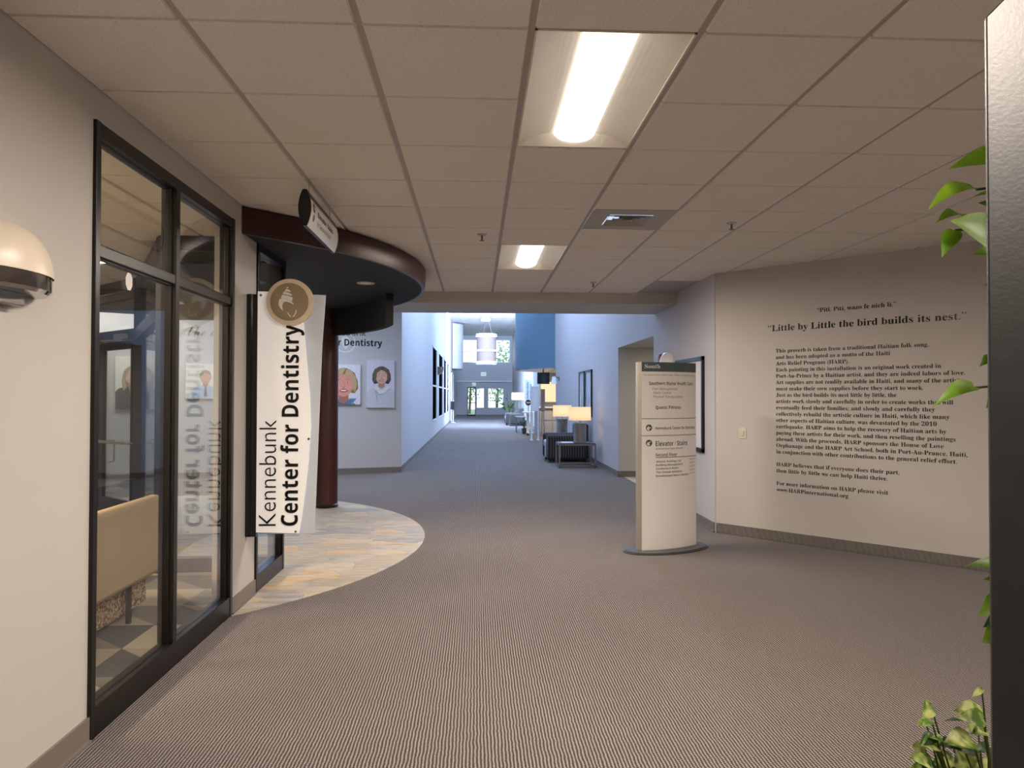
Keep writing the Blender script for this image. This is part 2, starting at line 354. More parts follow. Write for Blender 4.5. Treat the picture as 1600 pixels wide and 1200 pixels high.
def ell(cx, cy, rx, ry, n=20, a0=0, a1=2*PI): return [(cx+rx*math.cos(a0+(a1-a0)*i/n), cy+ry*math.sin(a0+(a1-a0)*i/n)) for i in range(n)]

# ------------------------------------------------------------------ setting
ZC = 2.74; ZT = 5.7; GX, GY, S = .1934, 2.5259, .6096
XL, XR = -1.61, 2.54                                   # side walls of the near hall
CORN = Vector((2.53, 7.52)); DIAG = Vector((1.445, -1.546)).normalized()
def rect_wall(mb, axis, c0, c1, a0, a1, z0, z1, holes=()):
    """wall slab between c0..c1 on its thin axis, a0..a1 along, with rectangular holes (a0,a1,z0,z1)"""
    A = sorted({a0, a1, *[h[0] for h in holes], *[h[1] for h in holes]}); Zs = sorted({z0, z1, *[h[2] for h in holes], *[h[3] for h in holes]})
    for i in range(len(A)-1):
        for j in range(len(Zs)-1):
            ma, mz = (A[i]+A[i+1])/2, (Zs[j]+Zs[j+1])/2
            if ma < a0 or ma > a1 or any(h[0] < ma < h[1] and h[2] < mz < h[3] for h in holes): continue
            if axis == 'x': mb.box(c0, c1, A[i], A[i+1], Zs[j], Zs[j+1])
            else: mb.box(A[i], A[i+1], c0, c1, Zs[j], Zs[j+1])
    return mb
struct('floor', MB().box(-9, 7, -4.3, 53, -.1, 0), 'carpet')
SCX, SCY, SRAD = -3.842, 7.248, 3.32
struct('floor_stone', MB().prism([(SCX+SRAD*math.cos(a), SCY+SRAD*math.sin(a)) for a in [2*PI*i/128 for i in range(128)]], 0, .004), 'stone')
REAR = [(-1.66, 6.06), (-2.55, 6.0), (-3.72, 8.15), (-6.72, 10.79), (-8.3, 11.2)]
struct('floor_waiting', MB().prism([(-1.70, .6), (-1.70, 6.03), (-2.55, 5.97), (-3.75, 8.12), (-6.74, 10.75), (-8.2, 11.1), (-8.2, .6)], 0, .008), 'carpet_tile')
struct('floor_alcove', MB().box(2.62, 5.2, 10.2, 12.75, 0, .005), 'palefloor')

# ceilings: lay-in tiles a little below their metal grid
def in_hall(x, y):
    if x < XL-.3 or y > 9.05 or y < -4.3 or x > 5.9: return False
    if (x, y) != (x, y): return False
    d = Vector((x, y))-CORN; side = DIAG.x*d.y-DIAG.y*d.x      # >0 beyond the diagonal wall
    return not (side > .38 and x > XR-.4) and not (x > XR+.35 and y > 7.2)
FIX = [(0, 0), (0, 6), (0, -6), (4, -4)]                       # light fittings: grid column, first grid row (two rows long)
VENT = (1, 4)
def ceiling_tiles(name, cond, z, skip, mat='tile', cols=range(-18, 12), rows=range(-12, 16), x_min=None, x_max=None):
    g = MB(); e = .012
    for i in cols:
        for j in rows:
            x0, y0 = GX+i*S, GY+j*S
            if not cond(x0+S/2, y0+S/2) or (i, j) in skip: continue
            a0, a1 = x0+e, x0+S-e
            if x_min is not None: a0 = max(a0, x_min)
            if x_max is not None: a1 = min(a1, x_max)
            if a1-a0 < .02: continue
            b0, b1 = y0+e*.55, y0+S-e*.55; k = .006
            g.add([(a0, b0, z+.009), (a1, b0, z+.009), (a1, b1, z+.009), (a0, b1, z+.009), (a0+k, b0+k*.4, z), (a1-k, b0+k*.4, z), (a1-k, b1-k*.4, z), (a0+k, b1-k*.4, z)],
                  [(7, 6, 5, 4), (0, 4, 5, 1), (1, 5, 6, 2), (2, 6, 7, 3), (3, 7, 4, 0)])
    return struct(name, g, mat)
FIXCELLS = {(c, r+k) for c, r in FIX for k in (0, 1)} | {VENT}
ceiling_tiles('ceiling', in_hall, ZC, FIXCELLS, x_min=XL)
def grid_plane(name, x0, x1, y0, y1, z, holes):
    g = MB(); A = sorted({x0, x1, *[h[0] for h in holes], *[h[1] for h in holes]}); B = sorted({y0, y1, *[h[2] for h in holes], *[h[3] for h in holes]})
    for i in range(len(A)-1):
        for j in range(len(B)-1):
            mx, my = (A[i]+A[i+1])/2, (B[j]+B[j+1])/2
            if any(h[0] < mx < h[1] and h[2] < my < h[3] for h in holes): continue
            g.box(A[i], A[i+1], B[j], B[j+1], z, z+.02)
    return struct(name, g, 'tee')
e = .013
grid_plane('ceiling_grid', XL, 6.2, -4.3, 9.05, ZC+.009, [(GX+c*S+e, GX+(c+1)*S-e, GY+r*S+e, GY+(r+2)*S-e) for c, r in FIX]+[(GX+VENT[0]*S+e, GX+(VENT[0]+1)*S-e, GY+VENT[1]*S+e, GY+(VENT[1]+1)*S-e)])
# waiting room ceiling, same grid carried on behind the glass
WFIX = [(-7, 1), (-7, -3)]
def in_wait(x, y):
    if x > XL-.15 or x < -8.3 or y < .5: return False
    return y < 6.2 if x > -2.55 else (y < 6.2+(-2.55-x)*1.84 if x > -3.72 else y < 8.4+(-3.72-x)*.88)
ceiling_tiles('ceiling_waiting', in_wait, ZC, {(c, r+k) for c, r in WFIX for k in (0, 1)}, x_max=XL-.12)
grid_plane('ceiling_waiting_grid', -8.4, XL-.12, .4, 10, ZC+.009, [(GX+c*S+e, GX+(c+1)*S-e, GY+r*S+e, GY+(r+2)*S-e) for c, r in WFIX])
struct('ceiling_lobby', MB().box(-9, -1.47, 9.05, 14.2, 3.1, 3.2), 'tile')
struct('ceiling_lobby_strip', MB().box(-9, XL, 6.3, 9.05, 2.80, 2.86), 'tile')
g = MB().box(-1.7, 2.8, 10.1, 51.3, ZT, ZT+.12)
struct('ceiling_corridor', g, 'tile')
g = MB()
for i in range(-2, 5): g.box(GX+i*S*1.0-.02, GX+i*S+.02, 24, 51, ZT-.012, ZT)
for j in range(44): g.box(-1.45, 2.5, 24+j*S, 24.03+j*S, ZT-.006, ZT)
struct('ceiling_corridor_grid', g, 'white')

# walls
SF = (3.09, 4.83, 0, 2.60); SF2 = (5.34, 6.10, 0, 2.56)
struct('wall_left', rect_wall(MB(), 'x', XL-.12, XL, -4.3, 6.10, 0, ZC+.05, [SF, SF2]), 'wall')
struct('wall_back', MB().box(-9, 7, -4.4, -4.2, 0, ZC+.05), 'wall')
cend = CORN+DIAG*4.3
g = MB().seg(tuple(CORN), tuple(cend), .15, 0, ZC+.05, side=1)
struct('wall_right', g, 'wall')
struct('wall_right_rear', MB().box(cend.x, cend.x+.15, -4.3, cend.y+.1, 0, ZC+.05), 'wall')
OPEN = (10.16, 12.74, 0, 2.30)
struct('wall_right_corridor', rect_wall(MB(), 'x', XR-.02, XR+.12, 7.52, 51.2, 0, ZT+.1, [OPEN, (22.9, 29.0, 0, 2.36)]), 'wall_cool')
struct('wall_reception', MB().box(XR+.12, 4.6, 22.75, 22.9, 0, 2.5).box(XR+.12, 4.6, 29.0, 29.15, 0, 2.5).box(4.5, 4.65, 22.75, 29.1, 0, 2.5).box(XR+.12, 4.6, 22.9, 29.0, 2.36, 2.42), 'wall')
g = MB().box(XR+.12, 5.2, 12.74, 12.9, 0, 2.6).box(XR+.12, 5.2, 10.02, 10.16, 0, 2.6).box(5.1, 5.25, 10, 12.9, 0, 2.6).box(XR+.12, 5.25, 10, 12.9, 2.30, 2.4)
struct('wall_alcove', g, 'wall')
area('alcove_light', (3.6, 11.45, 2.285), (.6, .6), 14, (1, .9, .66))
struct('beam', MB().box(-9, XR-.021, 9.0, 10.1, 2.60, 2.85).box(-1.5, XR-.021, 9.95, 10.1, 2.85, ZT+.1).box(-9, -1.4, 10.0, 10.1, 2.85, 3.2), 'wall')
LC = (-1.412, 13.652); PD = Vector((1.0, .26, 0)).normalized(); PN = Vector((PD.y, -PD.x, 0))       # photo wall direction and outward normal
pw = Vector((LC[0], LC[1])) - Vector((PD.x, PD.y))*7.6
struct('wall_portrait', MB().seg(tuple(pw), LC, .15, 0, 3.15, side=1), 'wall_cool')
struct('wall_lobby_left', MB().box(-8.9, -8.75, 9, 14, 0, 3.2), 'wall_cool')
DARKW = [(23.3, 25.9, .60, 3.08), (27.2, 30.4, .60, 3.08), (31.4, 34.0, .60, 3.08), (34.9, 37.2, .60, 3.08)]
struct('wall_left_corridor', rect_wall(MB(), 'x', -1.6, -1.43, 13.655, 51.2, 0, ZT+.1, DARKW), 'wall_cool')
struct('wall_left_corridor_end', MB().box(-1.6, -1.43, 10.1, 13.66, 3.1, ZT+.1), 'wall_cool')
UPW = (-1.04, 2.36, 3.78, 5.42); DOORW = (-.66, -.06, 0, 2.06); W1 = (-.02, .55, .56, 2.0); W2 = (.78, 1.92, .56, 2.0)
struct('wall_end', rect_wall(MB(), 'y', 51.0, 51.25, -1.6, 2.7, 0, ZT+.1, [UPW, DOORW, W1, W2]), 'wall_cool')
struct('trim_1', MB().box(-1.43, 2.5, 50.8, 51.0, 2.40, 2.50), 'white', bevel=.01)
struct('wall_waiting', MB().box(-8.4, -8.2, .4, 10, 0, 2.8).box(-8.4, XL-.12, .4, .6, 0, 2.8), 'wall')

# baseboards with their cove toe
def baseboard(name, segs):
    g = MB()
    for p, q in segs: g.seg(p, q, .012, 0, .105, side=-1); g.seg(p, q, .022, 0, .012, side=-1)
    return struct(name, g, 'base')
baseboard('baseboard_left', [((XL, -4.2), (XL, 3.09)), ((XL, 4.83), (XL, 5.34))])
baseboard('baseboard_right', [(tuple(cend), tuple(CORN)), (tuple(CORN), (2.52, 7.53))][:1] and [((cend.x, cend.y), (CORN.x, CORN.y))])
bb = MB()
def bbR(p, q):
    bb.seg(p, q, .012, 0, .105, side=1); bb.seg(p, q, .022, 0, .012, side=1)
bbR((2.52, 7.53), (2.52, 10.16)); bbR((2.52, 12.74), (2.52, 22.9)); bbR((2.52, 29.0), (2.52, 51))
bb.seg((5.1, 12.74), (2.52, 12.74), .012, 0, .105, side=1)
struct('baseboard_corridor', bb, 'base')
bb = MB(); bb.seg(tuple(pw), LC, .012, 0, .105, side=-1); bb.seg(tuple(pw), LC, .022, 0, .012, side=-1)
bb.seg(LC, (-1.43, 13.66), .012, 0, .105, side=-1); bb.seg((-1.43, 13.66), (-1.43, 51), .012, 0, .105, side=-1); bb.seg((-1.43, 13.66), (-1.43, 51), .022, 0, .012, side=-1)
bb.seg((-1.43, 51), (-.66, 51), .012, 0, .105, side=-1); bb.seg((-.06, 51), (2.5, 51), .012, 0, .105, side=-1)
struct('baseboard_far', bb, 'base')
g = MB()

# ------------------------------------------------------------------ storefront glazing of the waiting room
def storefront(name, label, y0, y1, z1, muls, trans, sill=.13):
    t = thing(name, label, 'window', (XL, (y0+y1)/2, 0), 0, None, 'structure')
    D0, D1 = XL+.012, XL-.07; gx = XL-.022
    f = MB()
    f.box(D0+.003, D1-.003, y0, y0+.04, 0, z1+.001).box(D0+.003, D1-.003, y1-.045, y1, 0, z1+.001)
    f.box(D0, D1, y0+.044, y1-.044, z1-.06, z1).box(D0, D1, y0+.044, y1-.044, 0, sill)
    for a, b in ((y0, y0+.06), (y1-.06, y1)): f.box(gx-.014, gx+.014, a, b, sill, z1-.06)
    f.build('frame', 'bronze', t, bevel=.003)
    for m in muls: MB().box(D0, D1, m-.025, m+.025, sill, z1-.06).box(gx-.014, gx+.014, m-.034, m+.034, sill, z1-.06).build('mullion', 'bronze', t, bevel=.003)
    for z in trans: MB().box(D0-.004, D1, y0+.045, y1-.045, z-.025, z+.025).box(gx-.014, gx+.014, y0+.05, y1-.05, z-.034, z+.034).build('transom', 'bronze', t, bevel=.003)
    ys = [y0+.045]+list(muls)+[y1-.045]; zs = [sill]+list(trans)+[z1-.06]
    for i in range(len(ys)-1):
        for j in range(len(zs)-1): MB().box(gx-.004, gx+.004, ys[i], ys[i+1], zs[j], zs[j+1]).build('pane', 'glass', t)
    return t
storefront('window_1', 'tall two bay dark bronze glazed screen in left wall', *SF[:2], SF[3], [3.93], [2.055])
storefront('window_2', 'narrow dark framed side light past the blade sign', *SF2[:2], SF2[3], [], [2.055])
# round sticker on the first pane
st = MB(); 
d = ray(201.5, 440); k_ = (XL-.017)/d.x; cs = Vector((0, 0, EYE))+d*k_
st.plate([(.035*math.cos(a), .035*math.sin(a)) for a in [PI/8+PI/4*i for i in range(8)]], lambda u, v, q: cs+Vector((q, u, v*1.25)), .001)
tag(st.build('window_sticker', 'white'), 'small white octagonal sticker on the storefront glass', 'sticker')

# rear glazing of the waiting room, onto the stone lobby
t = thing('window_3', 'rear dark framed glazing between waiting room and lobby', 'window', (-2.6, 6.1, 0), 0, None, 'structure')
H3 = 2.72
def bar3(name, p, q, w, z0, z1, mat='bronze'): return MB().seg(p, q, w, z0, z1).build(name, mat, t)
P0, P1, P2, P3, P4 = [Vector(p) for p in REAR]
for a, b in ((P0, P1), (P1, P2), (P2, P3), (P3, P4)):
    bar3('bottom_rail', tuple(a), tuple(b), .09, 0, .12); bar3('head_rail', tuple(a), tuple(b), .09, 2.06, 2.18); bar3('top_rail', tuple(a), tuple(b), .09, H3-.1, H3+.03)
    MB().seg(tuple(a), tuple(b), .008, .12, H3-.1).build('pane', 'glass', t)
d23 = (P3-P2).normalized(); posts = [P0, P1, P2, P2+d23*1.92, P3, P4]
dr = Vector((1, 0))
for q in posts: MB().seg(tuple(q-dr*.045), tuple(q+dr*.045), .10, 0, H3).build('post', 'bronze', t)

def along(a, b, s): return a.lerp(b, s)
# pair of glass doors in the rear glazing
dd = d23; nn = Vector((dd.y, -dd.x)); nn = nn if nn.y < 0 else -nn
for s0, s1, lb, side in ((.09, .93, 'dark framed glass entrance door with steel push bar and closer seen through the waiting room', 1), (.95, 1.83, 'farther leaf of the glass entrance doors mostly hidden by the storefront jamb', -1)):
    a, b = P2+dd*s0, P2+dd*s1; a = a+nn*.02; b = b+nn*.02
    t = thing('glass_door', lb, 'door', ((a.x+b.x)/2, (a.y+b.y)/2, 0), 0, 'glass entrance doors')
    f = MB(); f.seg(tuple(a), tuple(a+dd*(.035 if side > 0 else .09)), .045, .02, 2.05).seg(tuple(b-dd*.09), tuple(b), .045, .02, 2.05).seg(tuple(a), tuple(b), .045, .02, .26).seg(tuple(a), tuple(b), .045, 1.96, 2.05); f.build('door_frame', 'bronze', t)
    MB().seg(tuple(a), tuple(b), .008, .26, 1.96).build('pane', 'glass', t)
    o1, o2 = a+nn*.08, b+nn*.08
    MB().cyl((*o1, .905), (*o2, .905), .016, n=10).cyl((*a, .905), (*o1, .905), .01, n=8).cyl((*b, .905), (*o2, .905), .01, n=8).build('push_bar', 'silver', t, smooth=True)
    h = (b-dd*.16 if side > 0 else a+dd*.16)-nn*.03
    MB().tube([(*h, .92), (*(h-nn*.05), .92), (*(h-nn*.05), .66), (*h, .66)], .011).build('pull_handle', 'chrome', t, smooth=True)
    c0 = (a+dd*.10 if side > 0 else b-dd*.36)+nn*.05
    MB().seg(tuple(c0), tuple(c0+dd*.26), .05, 2.07, 2.13).build('door_closer', 'silver', t, bevel=.008)
    MB().tube([(*(c0+dd*.1), 2.06), (*(c0+dd*.3+nn*.14), 2.05), (*(c0+dd*.5), 2.05)], .009).build('closer_arm', 'silver', t)

# bench with its back to the glass
bx = -2.14
t = thing('bench', 'beige high backed upholstered bench standing behind the storefront glass', 'bench', (-2.5, 4.0, 0))
MB().box(bx-.10, bx, 3.05, 5.06, .24, .765).build('backrest', 'beige', t, bevel=.035, smooth=True)
MB().box(bx-.68, bx-.10, 3.05, 5.06, .30, .44).build('seat', 'beige', t, bevel=.03, smooth=True)
MB().box(bx-.62, bx-.085, 3.1, 5.0, .055, .30).build('woven_base', 'weave', t)
for x in (bx-.04, bx-.64):
    for y in (3.2, 4.66): MB().box(x-.013, x+.013, y-.013, y+.013, .008, .32).build('leg', 'black', t)

# ------------------------------------------------------------------ canopy, column, header
CX, CY, CR, ZB = -3.60, 7.33, 3.06, 2.555
def arc(r, n=72, a0=-1.0, a1=1.35): return [(CX+r*math.cos(a0+(a1-a0)*i/n), CY+r*math.sin(a0+(a1-a0)*i/n)) for i in range(n+1)]
a0 = math.asin((5.08-CY)/CR); a0 = -math.acos((XL-CX)/CR)
t = thing('canopy', 'round dark maroon edged canopy over the dental center entrance', 'canopy', (CX, CY, ZB))
outer = [(CX+CR*math.cos(a0+(1.9-a0)*i/90), CY+CR*math.sin(a0+(1.9-a0)*i/90)) for i in range(91)]
MB().prism([(XL-.0, outer[0][1])]+outer+[(-5.3, 9.75), (-3.74, 8.34), (-2.56, 6.25), (XL, 6.13)], ZB, ZB+.02).build('underside', 'soffitblack', t)
f = MB(); n = 90
for i in range(n):
    A0, A1 = a0+(1.9-a0)*i/n, a0+(1.9-a0)*(i+1)/n
    pr = [(CR, ZB-.005), (CR+.012, ZB+.06), (CR+.012, ZC-.012), (CR-.03, ZC-.012), (CR-.03, ZB-.005)]
    v = [(CX+r*math.cos(q), CY+r*math.sin(q), z) for q in (A0, A1) for r, z in pr]; m = len(pr)
    f.add(v, [(k, m+k, m+(k+1) % m, (k+1) % m) for k in range(m)])
f.build('fascia', 'maroon', t, smooth=True)
d = ray(571.5, 442); dl = Vector((0, 0, EYE))+d*((ZB-EYE)/d.z)
t = thing('downlight', 'small round unlit downlight in the black canopy underside', 'downlight', tuple(dl))
MB().lathe([(.06, -.002), (.085, -.008), (.088, 0), (.06, 0)], tuple(dl), 32).build('trim_ring', 'silver', t, smooth=True)
MB().lathe([(0.001, -.003), (.06, -.003)], tuple(dl), 32).build('diffuser', 'white', t)
HR = 2.72; h0 = math.atan2(7.9-CY, -.885-CX); h1 = math.atan2(9.6-CY, -2.05-CX)
f = MB(); n = 28
for i in range(n):
    A0, A1 = h0+(h1-h0)*i/n, h0+(h1-h0)*(i+1)/n
    f.prism([(CX+r*math.cos(q), CY+r*math.sin(q)) for r, q in ((HR-.05, A0), (HR+.03, A0), (HR+.03, A1), (HR-.05, A1))], 2.215, ZB-.003)
tag(f.build('canopy_header', 'soffitblack', smooth=True), 'curved black sign header hanging below the round canopy', 'header panel')
t = thing('column', 'round dark maroon column standing on the stone floor', 'column', (-1.945, 9.45, 0))
MB().lathe([(.001, .004), (.148, .004), (.148, ZB), (.001, ZB)], (-1.945, 9.45, 0), 48).build('shaft', 'maroondark', t, smooth=True)
MB().lathe([(.152, .004), (.156, .01), (.156, .04), (.149, .045)], (-1.945, 9.45, 0), 48).build('base_ring', 'black', t, smooth=True)

# ------------------------------------------------------------------ blade sign
SY = 5.12
def sp(u, v): return Vector((-1.1375+(u-490)*.00455, SY, .472+(835-v)*.00455))
t = thing('blade_sign', 'tall white projecting sign lettered in black reading upward', 'sign', (XL, SY, .5))
f = MB()
for x, r in ((XL+.027, .027), (XL+.058, .020)):
    f.lathe([(.001, .455), (r, .455), (r, 2.15), (.001, 2.15)], (x, SY+.02, 0), 20)
f.box(XL, XL+.074, SY+.0, SY+.05, .455, 2.15)
f.build('wall_bracket', 'blackgloss', t, smooth=True)
pl = lambda y: (lambda u, v, q: Vector((sp(u, v).x, y+q, sp(u, v).z)))
MB().plate([(405, 463), (405, 836), (490, 835), (500, 540), (505, 466)], pl(SY+.028), .012).build('back_panel', 'frost', t)
MB().plate([(403, 462), (403, 832), (468, 834), (473, 800), (478, 760), (482, 720), (485, 670), (483, 620), (480, 590), (476, 545), (473, 515), (468, 480), (464, 463)], pl(SY-.002), .014).build('front_panel', 'litacrylic', t)
MB().plate([(403, 832), (403, 838.5), (468, 838.5), (468, 834)], pl(SY-.002), .014).build('acrylic_edge', 'clearacrylic', t)
cu_ = lambda u, v, r: [(u+r*math.cos(2*PI*i/48), v-r*math.sin(2*PI*i/48)) for i in range(48)]
MB().plate(cu_(453, 479, 36), pl(SY-.026), .024).build('medallion', 'tan', t)
md = MB().plate(cu_(452.5, 478.5, 29), pl(SY-.029), .004).build('medallion_disc', 'brown', t)
sh = lambda L: [(380+x/7.5, 430+y/7.5) for x, y in L]
f = MB()
for L in ([(512, 208), (515, 195), (524, 190), (531, 196), (533, 208)], [(490, 243), (508, 214), (540, 226), (556, 238), (560, 250), (525, 245)],
          [(468, 274), (482, 246), (530, 256), (570, 276), (573, 294), (520, 284)], [(449, 318), (462, 284), (520, 292), (582, 314), (579, 340), (572, 357), (520, 333)],
          [(422, 385), (426, 350), (440, 328), (470, 324), (520, 336), (562, 356), (586, 378), (596, 398), (560, 378), (520, 362), (492, 362), (473, 378), (465, 405), (466, 440), (478, 468), (450, 446), (430, 418)],
          [(516, 484), (528, 490), (548, 514), (566, 532), (556, 540), (540, 520)], [(618, 452), (628, 462), (624, 490), (606, 524), (592, 536), (578, 538), (600, 514), (614, 486)]):
    f.plate(sh(L), pl(SY-.0305), .002)
f.build('shell_emblem', 'white', t)
f = MB(); fn = lambda u0, v0: (lambda u, v, q: sp(u0, v0)+Vector((-v, -.0045-q, u)))
text(f, 'Kennebunk', None, fn(433, 822), 26*.00455, 162*.00455, ext=.0025, off=-.012)
f.build('thin_lettering', 'ink', t)
f = MB(); text(f, 'Center for Dentistry', 'sansb', fn(466, 822), 25*.00455, 309*.00455, ext=.004)
f.build('bold_lettering', 'ink', t)
for u, v in ((463, 831), (482, 689), (408, 468)): MB().cyl(sp(u, v)+Vector((0, -.008, 0)), sp(u, v), .008, n=12).build('standoff_screw', 'chrome', t, smooth=True)

# ------------------------------------------------------------------ hanging sign
t = thing('hanging_sign', 'oval section sign hung from the ceiling beside the canopy edge', 'sign', (-1.02, 4.75, 2.45))
ys0, ys1, xc, z0, z1 = 4.31, 5.16, -1.022, 2.448, 2.665
def lens_x(z): q = (z-z0)/(z1-z0)*2-1; return .012+.026*(1-q*q)
zs = [z0+(z1-z0)*i/16 for i in range(17)]
ov = [(xc-lens_x(z), z) for z in zs]+[(xc+lens_x(z), z) for z in reversed(zs)]
pxy = lambda y: (lambda u, v, q: Vector((u, y+q, v)))
MB().plate(ov, pxy(ys0), .014).build('end_cap', 'black', t); MB().plate(ov, pxy(ys1-.014), .014).build('end_cap', 'black', t)
MB().plate([(xc+(x-xc)*.86, z) for x, z in ov], pxy(ys0+.01), ys1-ys0-.02).build('core', 'black', t)
def face(za, zb, name, mat, s):
    f = MB(); Z = [za+(zb-za)*i/8 for i in range(9)]
    for i in range(8):
        f.add([(xc+s*(lens_x(Z[i])-.001), ys0+.014, Z[i]), (xc+s*(lens_x(Z[i])-.001), ys1-.014, Z[i]), (xc+s*(lens_x(Z[i+1])-.001), ys1-.014, Z[i+1]), (xc+s*(lens_x(Z[i+1])-.001), ys0+.014, Z[i+1])], [(0, 1, 2, 3) if s > 0 else (3, 2, 1, 0)])
    return f.build(name, mat, t, smooth=True)
for s in (1, -1): face(z0+.002, z1-.048, 'white_face', 'acrylic', s); face(z1-.048, z1-.004, 'maroon_band', 'maroon', s)
f = MB(); hf = lambda y, z: (lambda u, v, q: Vector((xc+lens_x(z+v)+.0008, y+u, z+v)))
text(f, 'Elevator / Stairs', 'sansb', hf(4.50, z0+.093), .034, .46)
f.build('lettering', 'ink', t)
f = MB(); text(f, 'to Second Floor', 'sans', hf(4.50, z0+.045), .026, .42); f.build('lower_lettering', 'redink', t)
f = MB()
f.flat(ell(0, 0, .027, .027), lambda u, v: Vector((xc+lens_x(z0+.125+v)+.0008, 4.40+u, z0+.125+v)))
f.flat(ell(0, 0, .022, .022), lambda u, v: Vector((xc+lens_x(z0+.066+v)+.0008, 4.40+u, z0+.066+v)))
f.build('arrow_discs', 'green', t)
f = MB(); hb = lambda u, v: Vector((xc+lens_x(z0+.125+v)+.0014, 4.40+u, z0+.125+v))
f.flat([(-.018, 0), (0, .016), (0, .006), (.018, .006), (.018, -.006), (0, -.006), (0, -.016)], hb); f.build('arrow', 'acrylic', t)
for y in (4.42, 5.04): MB().cyl((xc, y, z1-.004), (xc, y, ZC), .0025, n=8).build('hanger_rod', 'silver', t)

# ------------------------------------------------------------------ ceiling fittings
def troffer(c, r, label, group, lens='lens', watts=TROFFER_W, color=WARM):
    x0, y0 = GX+c*S+.012, GY+r*S+.012; x1, y1 = GX+(c+1)*S-.012, GY+(r+2)*S-.012; xm = (x0+x1)/2; z = ZC+.003
    t = thing('ceiling_light', label, 'ceiling light', (xm, (y0+y1)/2, z), 0, group)
    b = MB(); b.box(x0, x0+.008, y0, y1, z, z+.09).box(x1-.008, x1, y0, y1, z, z+.09).box(x0, x1, y0, y0+.006, z, z+.09).box(x0, x1, y1-.006, y1, z, z+.09).box(x0, x1, y0, y1, z+.085, z+.095); b.build('housing', 'reflector', t)
    for s in (-1, 1):
        f = MB(); n = 8; L = .118; pts = []
        for i in range(n+1):
            k = i/n; pts.append((xm+s*((x1-x0)/2-.006-k*((x1-x0)/2-.006-.105)), z+.004+.052*math.sin(k*PI/2)))
        for i in range(n):
            (xa, za), (xb, zb) = pts[i], pts[i+1]
            f.add([(xa, y0+.006, za), (xb, y0+.006, zb), (xb, y1-.006, zb), (xa, y1-.006, za)], [(0, 1, 2, 3) if s < 0 else (3, 2, 1, 0)])
        f.build('reflector_wing', 'reflector', t, smooth=True)
    f = MB(); n = 14; pr = [(xm+.105*math.cos(PI+PI*i/n), z+.056+.05*math.sin(PI+PI*i/n)) for i in range(n+1)]
    for i in range(n):
        (xa, za), (xb, zb) = pr[i], pr[i+1]
        f.add([(xa, y0+.055, za), (xb, y0+.055, zb), (xb, y1-.055, zb), (xa, y1-.055, za)], [(3, 2, 1, 0)])
    f.build('lens', lens, t, smooth=True)
    for yy, s in ((y0+.006, 1), (y1-.006, -1)):
        f = MB(); pw_ = [(x0+.008, z+.002)]+[(xm+(x1-x0-.02)/2*(-1+2*i/16), z+.004+.054*math.sin(min(1, (1-abs(-1+2*i/16))/.62)*PI/2)) for i in range(17)]+[(x1-.008, z+.002)]
        n = len(pw_); f.add([(x, yy, z+.001) for x, zz in pw_]+[(x, yy+s*.05*min(1, (zz-z)/.05), zz) for x, zz in pw_], [(i, i+1, n+i+1, n+i) for i in range(n-1)]); f.build('end_plate', 'reflector', t)
    l = bpy.data.lights.new('light_strip', 'AREA'); l.shape = 'RECTANGLE'; l.size, l.size_y = .16, 1.04; l.energy = watts; l.color = color; l.spread = math.radians(174)
    o = bpy.data.objects.new('light_strip', l); COL.objects.link(o); o.parent = t; o.location = (0, 0, .0035)
    return t
troffer(0, 0, 'large bright recessed ceiling light nearest over the carpet', 'recessed ceiling lights')
troffer(0, 6, 'smaller looking recessed ceiling light close to the beam', 'recessed ceiling lights')
troffer(0, -6, 'recessed ceiling light over the rear of the hall behind the black panel', 'recessed ceiling lights')
troffer(4, -4, 'ceiling light added out of view to brighten the right wall and kiosk', 'recessed ceiling lights')  # unseen fitting added for more light on the right wall and kiosk face
troffer(-7, 1, 'warm recessed ceiling light inside the waiting room', 'recessed ceiling lights', 'lens_in', 115, (1, .80, .58))
troffer(-7, -3, 'warm recessed ceiling light at the rear of the waiting room', 'recessed ceiling lights', 'lens_in', 115, (1, .80, .58))
x0, y0 = GX+VENT[0]*S+.012, GY+VENT[1]*S+.012; L = S-.024
t = thing('air_vent', 'square white louvred air diffuser set into the ceiling tiles', 'air vent', (x0+L/2, y0+L/2, ZC))
f = MB(); i0, i1 = .13, L-.13
f.box(x0, x0+L, y0, y0+i0, ZC+.001, ZC+.006).box(x0, x0+L, y0+i1, y0+L, ZC+.001, ZC+.006).box(x0, x0+i0, y0+i0, y0+i1, ZC+.001, ZC+.006).box(x0+i1, x0+L, y0+i0, y0+i1, ZC+.001, ZC+.006); f.build('face_plate', 'tee', t)
MB().box(x0+i0, x0+i1, y0+i0, y0+i1, ZC+.07, ZC+.075).build('duct', 'black', t)
cxv, cyv = x0+L/2, y0+L/2
for k in range(4):
    ra, rb = (i1-i0)/2-.004-k*.04, (i1-i0)/2-.036-k*.04; f = MB()
    q = [(-1, -1), (1, -1), (1, 1), (-1, 1)]
    f.add([(cxv+a*ra, cyv+b*ra, ZC-.004) for a, b in q]+[(cxv+a*rb, cyv+b*rb, ZC+.035) for a, b in q], [(i, (i+1) % 4, 4+(i+1) % 4, 4+i) for i in range(4)]); f.build('louvre', 'tee', t)
